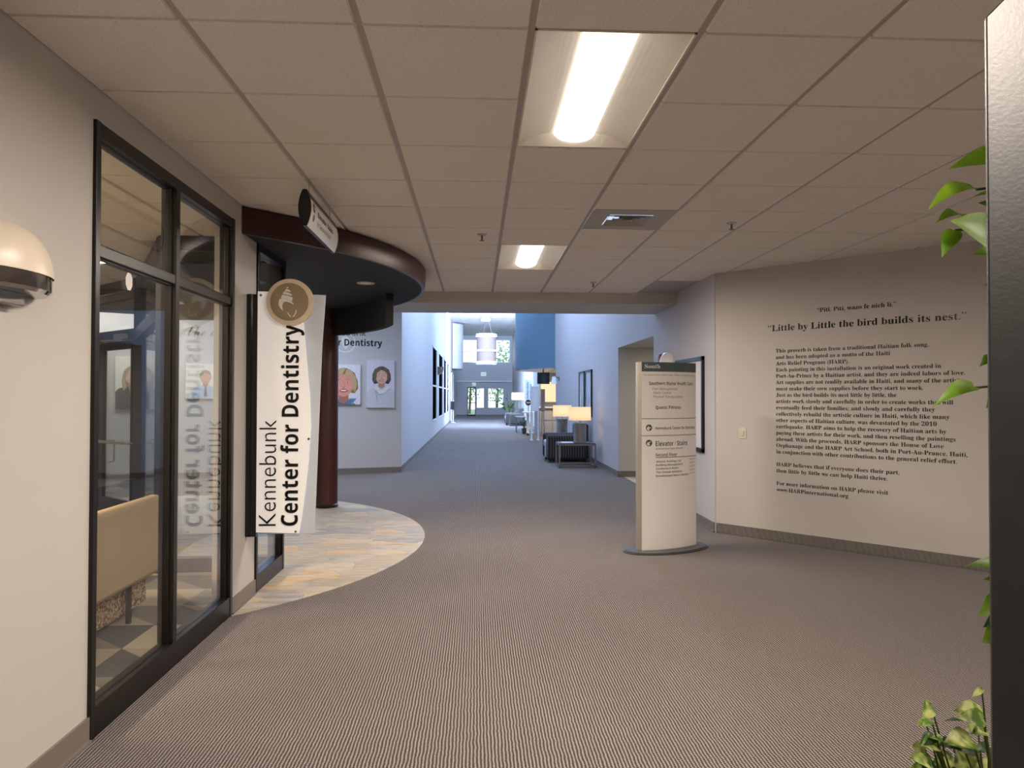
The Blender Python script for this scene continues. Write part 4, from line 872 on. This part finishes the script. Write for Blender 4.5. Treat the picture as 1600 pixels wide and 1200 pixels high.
for i, (b, tp, wpx, nm) in enumerate(VB):
    dy = random.uniform(-.05, .06); P, T = at(*b, Yq+dy+.02), at(*tp, Yq+dy); lf = leaf(t, P, T, wpx*1.3*Yq/FPX, nm, 'leafv' if i % 4 != 3 else 'leafd', .22, .10)
    q = Vector((max(.80, min(.97, P.x+.04)), Yq-.02+random.uniform(-.03, .03), .52)); MB().tube([q, q.lerp(P, .55)+Vector((.01, 0, .03)), P], .0017, 6).build('leaf_stalk', 'stem', lf)

# ------------------------------------------------------------------ corridor: windows, drums, pendant
def win_y(name, label, r, nx, zt, y=51.06, mat='white', door=False):
    t = thing(name, label, 'door' if door else 'window', ((r[0]+r[1])/2, y, r[2]), 0, None, 'structure'); x0, x1, z0, z1 = r; b = .05
    f = MB().box(x0, x0+b, y-.04, y+.04, z0, z1).box(x1-b, x1, y-.04, y+.04, z0, z1).box(x0, x1, y-.04, y+.04, z1-b, z1).box(x0, x1, y-.04, y+.04, z0, z0+b)
    for i in range(1, nx): xm = x0+(x1-x0)*i/nx; f.box(xm-.025, xm+.025, y-.03, y+.03, z0, z1)
    for z in zt: f.box(x0, x1, y-.03, y+.03, z-.025, z+.025)
    f.build('frame', mat, t); MB().box(x0+b, x1-b, y-.004, y+.004, z0+b, z1-b).build('pane', 'glass', t)
win_y('window_4', 'wide bright upper window at the far end of the corridor', UPW, 5, [4.56])
win_y('window_5', 'narrow bright window beside the far entrance door', W1, 1, [1.28])
win_y('window_6', 'double bright window right of the far entrance door', W2, 2, [1.28])
t = thing('door_1', 'bright glazed entrance door with dark edge at the corridor end', 'door', (-.36, 51.0, 0), 0, None, 'structure')
x0, x1 = DOORW[0], DOORW[1]
MB().box(x0, x0+.05, 50.98, 51.1, 0, 2.06).box(x1-.06, x1, 50.9, 51.1, 0, 2.06).box(x0, x1, 50.98, 51.1, 1.98, 2.06).box(x0, x1, 50.99, 51.05, 0, .12).box(x0, x1, 51.0, 51.04, .92, .97).build('door_frame', 'bronze', t)
MB().box(x0+.05, x1-.06, 51.02, 51.03, .12, 1.98).build('pane', 'glass', t)
for i, h in enumerate(DARKW):
    t = thing('window_%d' % (7+i), ['tall dark corridor window nearest on the left wall', 'tall dark corridor window second along the left wall', 'tall dark corridor window third along the left wall', 'tall dark corridor window farthest along the left wall'][i], 'window', (-1.5, (h[0]+h[1])/2, h[2]), 0, 'dark corridor windows', 'structure')
    y0, y1, z0, z1 = h; f = MB(); b = .07
    b = .05; f.box(-1.56, -1.418, y0, y0+b, z0, z1).box(-1.56, -1.418, y1-b, y1, z0, z1).box(-1.56, -1.418, y0, y1, z1-b, z1).box(-1.56, -1.418, y0, y1, z0, z0+b).box(-1.56, -1.425, y0, y1, 1.75, 1.80); f.build('frame', 'white', t)
    MB().box(-1.47, -1.45, y0+b, y1-b, z0+b, z1-b).build('pane', 'darkglass', t)
def uplight(label, y, z):
    t = thing('bowl_sconce', label, 'wall light', (-1.43, y, z)); f = MB(); n, m = 16, 8; v = []
    for i in range(m+1):
        q = PI/2*i/m
        for j in range(n+1): a = -PI/2+PI*j/n; v.append((-1.43+.24*math.cos(q)*math.cos(a), y+.28*math.cos(q)*math.sin(a), z-.30*math.sin(q)))
    f.add(v, [(i*(n+1)+j, i*(n+1)+j+1, (i+1)*(n+1)+j+1, (i+1)*(n+1)+j) for i in range(m) for j in range(n)]); f.build('bowl', 'chrome', t, smooth=True)
    MB().box(-1.43, -1.40, y-.06, y+.06, z-.25, z).build('wall_plate', 'steel', t)
uplight('polished bowl uplight on the left corridor wall between dark windows', 26.6, 2.5)
# bulkheads
def drum(name, label, c, r, z0, z1, mat, a0, a1, under):
    t = thing(name, label, 'bulkhead', (c[0], c[1], z0)); n = 48
    pts = [(c[0]+r*math.cos(a0+(a1-a0)*i/n), c[1]+r*math.sin(a0+(a1-a0)*i/n)) for i in range(n+1)]
    f = MB()
    for i in range(n): f.add([(*pts[i], z0), (*pts[i+1], z0), (*pts[i+1], z1), (*pts[i], z1)], [(0, 1, 2, 3)])
    f.build('curved_face', mat, t, smooth=True); MB().prism(pts, z0, z0+.03).build('underside', under, t); return t
drum('bulkhead', 'curved blue bulkhead projecting from the right corridor wall', (3.9, 25.2), 2.55, 2.33, ZT, 'blue', PI*.68, PI*1.32, 'cream')
drum('bulkhead', 'curved pale bulkhead on the left corridor wall near the end windows', (-2.6, 42.8), 1.8, 3.0, 5.62, 'wall_cool', -.84, .84, 'wall_cool')
pc = at(760, 547, 38)
t = thing('pendant_lamp', 'large woven drum pendant hanging in front of the far upper window', 'pendant lamp', (pc.x, 38, pc.z-.72))
MB().lathe([(.52, -.70), (.52, .70)], (pc.x, 38, pc.z), 40).build('drum_shade', 'pendant', t, smooth=True)
f = MB()
for zz in (-.70, -.10, .66): f.lathe([(.575, zz), (.575, zz+.10)], (pc.x, 38, pc.z), 40)
f.build('shade_band', 'soffit', t, smooth=True)
MB().lathe([(.05, .78), (.56, .80), (.56, .84), (.05, .86)], (pc.x, 38, pc.z), 40).build('top_ring', 'white', t, smooth=True)
MB().lathe([(.03, -.76), (.54, -.76), (.54, -.72), (.03, -.72)], (pc.x, 38, pc.z), 40).build('diffuser', 'acrylic', t, smooth=True)
l = bpy.data.lights.new('pendant_bulb', 'POINT'); l.energy = 4; l.color = (1, .86, .74); l.shadow_soft_size = .15; o = bpy.data.objects.new('pendant_bulb', l); COL.objects.link(o); o.parent = t; o.location = (0, 0, .72)
for q in range(3): a = q*2*PI/3; MB().cyl((pc.x+.3*math.cos(a), 38+.3*math.sin(a), pc.z+.84), (pc.x+.05*math.cos(a), 38+.05*math.sin(a), ZT), .008, n=6).build('cable', 'steel', t)
for j, (yy, lb) in enumerate(((37.0, 'bright square corridor ceiling light nearer the beam'), (39.6, 'bright square corridor ceiling light above the pendant lamp'))):
    t = thing('corridor_ceiling_light', lb, 'ceiling light', (.5, yy, ZT-.02), 0, 'corridor ceiling lights'); x0 = GX+.02
    MB().box(x0, x0+.56, yy, yy+1.15, ZT-.03, ZT-.013).build('frame', 'white', t); MB().box(x0+.04, x0+.52, yy+.04, yy+1.11, ZT-.036, ZT-.030).build('diffuser', 'lens_cool', t)
# exit signs
def exit_sign(label, x, y, z, wd=.42, hg=.24):
    t = thing('exit_sign', label, 'exit sign', (x, y, z)); MB().box(x-wd/2, x+wd/2, y-.05, y, z-hg/2, z+hg/2).build('housing', 'exitw', t, bevel=.01)
    f = MB(); text(f, 'EXIT', 'sansb', lambda u, v, q: Vector((x-wd*.36+u, y-.055, z-hg*.25+v)), hg*.5, wd*.72); f.build('lettering', 'exitg', t)
q = at(755.5, 584.5, 50.9); exit_sign('lit exit sign centred below the far upper window', q.x, 51.0, q.z, .36, .26)
q = at(740.5, 600.5, 50.7); exit_sign('lit exit sign above the far entrance door', q.x, 50.8, q.z, .26, .24)
# dark door edge and black box at the end of the left wall
t = thing('door_2', 'dark door standing at the end of the left corridor wall', 'door', (-1.4, 43, 0), 0, None, 'structure')
MB().box(-1.43, -1.39, 40.3, 42.6, 0, 2.72).build('door_leaf', 'black', t); MB().box(-1.43, -1.37, 42.6, 42.75, 0, 2.8).box(-1.43, -1.37, 40.15, 40.3, 0, 2.8).box(-1.43, -1.37, 40.15, 42.75, 2.72, 2.8).build('door_frame', 'white', t)
t = thing('post_mounted_box', 'black box on a slim post by the left corridor wall', 'card reader', (-1.24, 38.5, 0))
MB().cyl((-1.24, 38.5, 0), (-1.24, 38.5, 1.2), .025, n=10).cyl((-1.24, 38.5, 0), (-1.24, 38.5, .02), .12, n=16).build('post', 'white', t); MB().box(-1.38, -1.18, 38.42, 38.58, .70, 1.15).build('reader_box', 'black', t, bevel=.01)

# ------------------------------------------------------------------ corridor furniture
def side_table(label, cx, cyy, wx=.72, wy=.62, h=.49, group=None):
    t = thing('side_table', label, 'side table', (cx, cyy, 0), 0, group); r = .016
    for sx in (-1, 1):
        for sy in (-1, 1): MB().box(cx+sx*wx/2-r, cx+sx*wx/2+r, cyy+sy*wy/2-r, cyy+sy*wy/2+r, 0, h-.02).build('leg', 'steel', t)
    f = MB()
    for z in (.016, h-.03):
        for sx in (-1, 1): f.box(cx+sx*wx/2-r, cx+sx*wx/2+r, cyy-wy/2, cyy+wy/2, z-r, z+r)
        for sy in (-1, 1): f.box(cx-wx/2, cx+wx/2, cyy+sy*wy/2-r, cyy+sy*wy/2+r, z-r, z+r)
    f.build('frame', 'steel', t); MB().box(cx-wx/2-.01, cx+wx/2+.01, cyy-wy/2-.01, cyy+wy/2+.01, h-.02, h).build('tabletop', 'darktop', t, bevel=.003); return t
def table_lamp(label, cx, cyy, z, s=1.0, watts=3.6):
    t = thing('table_lamp', label, 'table lamp', (cx, cyy, z), 0, 'drum shade table lamps')
    MB().lathe([(.001, 0), (.135*s, 0), (.135*s, .02*s), (.128*s, .025*s), (.128*s, .375*s), (.135*s, .38*s), (.135*s, .40*s), (.001, .40*s)], (cx, cyy, z), 32).build('base', 'steel', t, smooth=True)
    MB().cyl((cx, cyy, z+.4*s), (cx, cyy, z+.52*s), .012, n=10).build('neck', 'chrome', t)
    a, b = z+.455*s, z+.725*s
    MB().lathe([(.226*s, a-z), (.222*s, b-z)], (cx, cyy, z), 40).build('lamp_shade', 'shade', t, smooth=True)
    l = bpy.data.lights.new('lamp_bulb', 'POINT'); l.energy = watts; l.color = (1, .72, .42); l.shadow_soft_size = .04
    o = bpy.data.objects.new('lamp_bulb', l); COL.objects.link(o); o.parent = t; o.location = (0, 0, (a+b)/2-z); return t
side_table('steel framed cube side table nearest on the right of the corridor', 2.02, 14.68, group='corridor side tables')
table_lamp('lit drum lamp on the nearest side table beside the striped armchair', 2.10, 14.6, .49)
side_table('steel framed cube side table behind the striped armchair', 2.02, 17.35, group='corridor side tables')
table_lamp('lit drum lamp behind the striped armchair', 2.06, 17.3, .49)
t = thing('magazine', 'thin pale magazine lying on the nearest side table', 'magazine', (1.82, 14.55, .49)); MB().box(1.72, 1.95, 14.42, 14.68, .49, .503).build('cover', 'paper', t)
def armchair(label, cx, cyy, group):
    t = thing('armchair', label, 'armchair', (cx, cyy, 0), 0, group); d, wv = .92, .98     # faces -x
    for s in (-1, 1): MB().box(cx-d/2, cx+d/2-.05, cyy+s*wv/2-s*.17, cyy+s*wv/2, .06, .60).build('arm', 'stripe', t, bevel=.05, smooth=True)
    MB().box(cx+d/2-.24, cx+d/2, cyy-wv/2+.05, cyy+wv/2-.05, .06, .84).build('backrest', 'stripe', t, bevel=.05, smooth=True)
    MB().box(cx-d/2+.03, cx+d/2-.2, cyy-wv/2+.16, cyy+wv/2-.16, .08, .30).build('seat_base', 'lightgrey', t, bevel=.01)
    MB().box(cx-d/2+.0, cx+d/2-.22, cyy-wv/2+.165, cyy+wv/2-.165, .30, .46).build('seat_cushion', 'lightgrey', t, bevel=.04, smooth=True)
    for sx in (-1, 1):
        for sy in (-1, 1): MB().box(cx+sx*.38-.025, cx+sx*.38+.025, cyy+sy*.42-.025, cyy+sy*.42+.025, 0, .07).build('foot', 'black', t)
    return t
armchair('striped dark armchair between two lit drum lamps', 1.97, 16.0, 'striped armchairs')
armchair('dark armchair beside the plant farthest down the corridor', 1.86, 35.6, 'striped armchairs')
for i, (ya, yb, lb) in enumerate(((15.60, 16.52, 'nearer black framed blue picture above the armchair'), (16.66, 17.5, 'farther black framed blue picture above the armchair'))):
    t = thing('framed_picture', lb, 'picture', (2.52, (ya+yb)/2, 1.0), 0, 'framed pictures above the armchair'); b = .05
    f = MB().box(2.52, 2.485, ya, ya+b, .98, 2.02).box(2.52, 2.485, yb-b, yb, .98, 2.02).box(2.52, 2.485, ya, yb, 1.97, 2.02).box(2.52, 2.485, ya, yb, .98, 1.03); f.build('frame', 'black', t)
    k = 'picture_print'
    if k not in M:
        kk = NT(k); wv_ = kk.n('ShaderNodeTexNoise'); mp = kk.n('ShaderNodeMapping'); mp.inputs['Scale'].default_value = (1, 9, .8); kk.l(kk.pos(), mp.inputs[0]); kk.l(mp.outputs[0], wv_.inputs['Vector']); wv_.inputs['Scale'].default_value = 1.2
        kk.l(kk.ramp(wv_.outputs['Fac'], [(.35, lin((92, 120, 150))), (.5, lin((214, 226, 236))), (.65, lin((70, 92, 116)))]), kk.b.inputs['Base Color']); kk.b.inputs['Roughness'].default_value = .15; M[k] = kk.m
    MB().box(2.52, 2.50, ya+b, yb-b, 1.03, 1.97).build('print', k, t)
# wall lamp with white cone shade
q = at(868, 596, 21.9)
t = thing('cone_wall_lamp', 'small white cone shade wall lamp beside the screen', 'wall light', (2.52, 21.9, 1.86))
MB().lathe([(.055, 0), (.10, -.22)], (2.36, 21.9, 2.03), 24).build('cone_shade', 'acrylic', t, smooth=True); MB().tube([(2.52, 21.9, 1.98), (2.42, 21.9, 2.02), (2.36, 21.9, 2.02)], .012).build('bracket', 'black', t); MB().cyl((2.52, 21.9, 1.98), (2.49, 21.9, 1.98), .07, n=16).build('wall_plate', 'steel', t)
# hanging screen
qa, qb = at(839.5, 581, 23.6), at(858.5, 600, 23.6)
t = thing('hanging_screen', 'dark display screen hanging under the blue bulkhead', 'screen', ((qa.x+qb.x)/2, 23.6, qb.z))
MB().box(qa.x, qb.x, 23.58, 23.66, qb.z, qa.z-.02).build('bezel', 'black', t, bevel=.004); MB().box(qa.x+.03, qb.x-.03, 23.572, 23.581, qb.z+.03, qa.z-.05).build('display', 'screen', t); MB().cyl(((qa.x+qb.x)/2, 23.62, qa.z-.02), ((qa.x+qb.x)/2, 23.62, 2.329), .02, n=8).build('ceiling_mount', 'black', t)
f = MB()
for k in range(6): f.box(qa.x+.16, qa.x+.16+.12*(1+(k % 3)*.3), 23.570, 23.573, qa.z-.10-k*.05, qa.z-.112-k*.05)
f.build('listing', 'greyink', t)
# reception counter with lit back wall
t = thing('reception_counter', 'grey panelled reception counter under the blue bulkhead', 'counter', (2.6, 27.0, 0))
MB().box(2.24, 3.3, 26.3, 28.0, 0, .98).build('counter_body', 'soffit', t); MB().box(2.18, 3.32, 26.24, 28.05, .98, 1.02).build('worktop', 'wood', t, bevel=.004)
for k in range(2): MB().box(2.30+k*.5, 2.74+k*.5, 26.285, 26.299, .10, .52).build('front_panel', 'lightgrey', t); MB().box(2.30+k*.5, 2.74+k*.5, 26.285, 26.299, .56, .92).build('front_panel', 'lightgrey', t)
t = thing('backlit_panel', 'glowing cream back panel behind the reception counter', 'light panel', (2.9, 28.9, 1.3))
MB().box(2.58, 3.2, 28.90, 28.93, 1.20, 2.0).build('glow_face', 'backlit', t); MB().box(2.55, 3.23, 28.93, 28.995, 1.17, 2.03).build('backing', 'wood', t)
t = thing('reception_light', 'warm recessed light in the reception ceiling', 'ceiling light', (3.2, 25.5, 2.35))
MB().box(2.9, 3.5, 25.2, 25.8, 2.345, 2.359).build('diffuser', 'backlit', t)
l = bpy.data.lights.new('light_strip', 'AREA'); l.size = .5; l.energy = 60; l.color = (1, .82, .6); o = bpy.data.objects.new('light_strip', l); COL.objects.link(o); o.parent = t; o.location = (0, 0, -.012)
t = thing('easel_board', 'tall grey easel board standing before the reception counter', 'easel', (2.3, 25.3, 0))
qa, qb = at(845, 608, 25.3), at(851.5, 643, 25.3)
MB().box(qa.x, qb.x, 25.28, 25.33, qb.z, qa.z).build('board', 'lightgrey', t, bevel=.004); MB().cyl((qa.x+.02, 25.3, 0), (qa.x+.05, 25.3, qb.z), .014, n=8).build('leg', 'steel', t); MB().cyl((qb.x-.02, 25.3, 0), (qb.x-.05, 25.3, qb.z), .014, n=8).build('leg', 'steel', t)
t = thing('divider_screen', 'narrow white divider screen on two posts standing before the reception', 'divider screen', (1.75, 23.4, 0))
pa_, pb_, pc_ = at(830.5, 690, 23.35), at(831, 604, 23.35), at(841, 604, 23.35)
for x in (pa_.x, pc_.x): MB().box(x-.025, x+.025, 23.32, 23.38, 0, pb_.z).build('post', 'white', t)
MB().box(pa_.x, pc_.x, 23.33, 23.37, pb_.z-.05, pb_.z).build('top_rail', 'white', t); MB().box(pa_.x+.02, pc_.x-.02, 23.34, 23.36, .95, pb_.z-.05).build('panel', 'acrylic', t)
MB().box(pa_.x-.04, pa_.x+.04, 23.15, 23.55, 0, .03).build('foot', 'white', t); MB().box(pc_.x-.04, pc_.x+.04, 23.15, 23.55, 0, .03).build('foot', 'white', t)
# rolling table with things under and on it
t = thing('rolling_table', 'white rolling table on casters in front of the partition', 'table', (1.85, 26.5, 0))
xa, xb = at(817, 680, 26.5).x, at(834, 680, 26.5).x
MB().box(xa-.02, xb+.02, 26.2, 26.8, .82, .86).build('tabletop', 'acrylic', t, bevel=.005)
for x in (xa+.18, xb-.08):
    MB().box(x-.045, x+.045, 26.46, 26.54, .1, .82).build('leg', 'white', t)
    o = MB().box(x-.04, x+.04, 26.22, 26.76, .07, .11).build('foot_bar', 'white', t)
    for yy in (26.26, 26.72): MB().cyl((x-.02, yy, .045), (x+.02, yy, .045), .045, n=14).build('caster', 'black', o)
f = MB()
t = thing('stool', 'small grey stool beside the white rolling table', 'stool', (1.6, 28.4, 0)); xs = at(813, 660, 28.4).x
MB().box(xs-.2, xs+.2, 28.2, 28.6, .58, .64).build('seat', 'lightgrey', t, bevel=.01)
for sx in (-1, 1):
    for sy in (-1, 1): MB().box(xs+sx*.16-.014, xs+sx*.16+.014, 28.4+sy*.16-.014, 28.4+sy*.16+.014, 0, .58).build('leg', 'steel', t)
def bush(label, cx, cyy, z0, ht, rad, n, pot=True, cat='potted plant', leafm='leafd', name='potted_plant'):
    t = thing(name, label, cat, (cx, cyy, z0))
    if pot:
        MB().lathe([(.001, 0), (rad*.42, 0), (rad*.55, ht*.30), (rad*.5, ht*.30), (rad*.46, ht*.27), (.001, ht*.27)], (cx, cyy, z0), 20).build('pot', 'gunmetal', t, smooth=True)
    base = Vector((cx, cyy, z0+ht*(.27 if pot else 0)))
    for k in range(n):
        a = random.uniform(0, 2*PI); rr = rad*random.uniform(.2, 1); top = base+Vector((rr*math.cos(a), rr*math.sin(a), ht*random.uniform(.3, .72)))
        st_ = MB().tube([base, base.lerp(top, .6)+Vector((0, 0, .06*ht)), top], .008*ht, 5).build('stem', 'stem', t)
        for s in range(3):
            b = base.lerp(top, .5+.22*s); dv = Vector((math.cos(a+random.uniform(-1.2, 1.2)), math.sin(a+random.uniform(-1.2, 1.2)), random.uniform(-.2, .7)))*ht*.2
            leaf(st_, b, b+dv, ht*.09, (0, -.4, .9), leafm, .2, .1)
    return t
qp = at(797, 660, 37.0)
bush('dark green potted plant beside the farthest armchair', 1.66, 38.0, 0, 1.6, .42, 9)
bush('leafy green plant standing behind the white rolling table', 1.80, 27.35, 0, .72, .17, 8)
side_table('low steel side table in front of the farthest armchair', 1.98, 34.5, .8, .6, .55, 'corridor side tables')
table_lamp('lit orange looking drum lamp farthest down the corridor', 2.08, 36.6, .62, 1.35, 18)
t = thing('lamp_stand', 'dark pedestal carrying the farthest lamp', 'stand', (2.08, 36.6, 0)); MB().box(1.9, 2.26, 36.42, 36.78, 0, .60).build('pedestal', 'darkfab', t); MB().box(1.88, 2.28, 36.4, 36.8, .60, .62).build('pedestal_top', 'gunmetal', t)
# round maroon sign and tall banner
q = at(825.5, 629, 30)
t = thing('round_sign', 'round dark maroon sign on a stand near the reception', 'sign', (q.x, 30, 0)); MB().cyl((q.x, 30, q.z), (q.x, 30.03, q.z), .125, n=32).build('sign_disc', 'maroon', t); MB().cyl((q.x, 30.03, .02), (q.x, 30.03, q.z), .015, n=8).cyl((q.x, 30.03, 0), (q.x, 30.03, .02), .15, n=20).build('stand', 'steel', t)
f = MB(); text(f, 'Open', 'sansb', lambda u, v, w_: Vector((q.x+u, 29.995, q.z-.03+v)), .07, .17, align='c'); f.build('lettering', 'acrylic', t)
qa, qb = at(819, 592, 33), at(835, 624, 33)
t = thing('health_care_sign', 'tall pale sign with vertical blue lettering beyond the reception', 'sign', ((qa.x+qb.x)/2, 33, 0))
MB().box(qa.x, qb.x, 33, 33.05, .3, qa.z).build('sign_panel', 'acrylic', t); MB().box(qa.x+.05, qb.x-.1, 32.99, 33.0, qb.z, qa.z-.06).build('blue_field', 'frost', t); MB().cyl((qa.x+.1, 33.02, 0), (qa.x+.1, 33.02, .3), .02, n=8).build('leg', 'steel', t); MB().cyl((qb.x-.1, 33.02, 0), (qb.x-.1, 33.02, .3), .02, n=8).build('leg', 'steel', t)
f = MB(); hz = qa.z-.1-qb.z
text(f, 'Southern Maine', 'sansb', lambda u, v, w_: Vector((qa.x+.20-v, 32.985, qb.z+.03+u)), .09, hz*.9); text(f, 'Health Care', 'sansb', lambda u, v, w_: Vector((qa.x+.34-v, 32.985, qb.z+.03+u)), .09, hz*.8); f.build('lettering', 'slate', t)

# ------------------------------------------------------------------ outdoors beyond the end windows
struct('ground_outside', MB().box(-15, 15, 51.3, 80, -.15, -.05), 'lawn')
def tree(label, x, y, h):
    t = thing('tree', label, 'tree', (x, y, 0), 0, 'trees outside the end windows'); MB().tube([(x, y, -.05), (x+.1, y, h*.5), (x, y, h*.85)], .12, 8, 0, .04).build('trunk', 'bark', t)
    f = MB()
    for k in range(420):
        v = Vector((random.gauss(0, 1), random.gauss(0, 1), random.gauss(0, 1))).normalized()*random.uniform(.4, 1); c = Vector((x, y, h*.62))+Vector((v.x*h*.30, v.y*h*.3, v.z*h*.42))
        a = Vector((random.gauss(0, 1), random.gauss(0, 1), random.gauss(0, 1))).normalized(); b = a.orthogonal().normalized(); s = h*.03; f.add([c-a*s, c+b*s*.6, c+a*s, c-b*s*.6], [(0, 1, 2, 3)])
    f.build('crown', 'treeleaf', t)
tree('leafy tree outside the far entrance door', -.6, 60, 4.2); tree('leafy tree outside the double far window', 1.6, 58, 3.4); tree('tall tree outside the upper far window at right', 3.0, 64, 6.5)
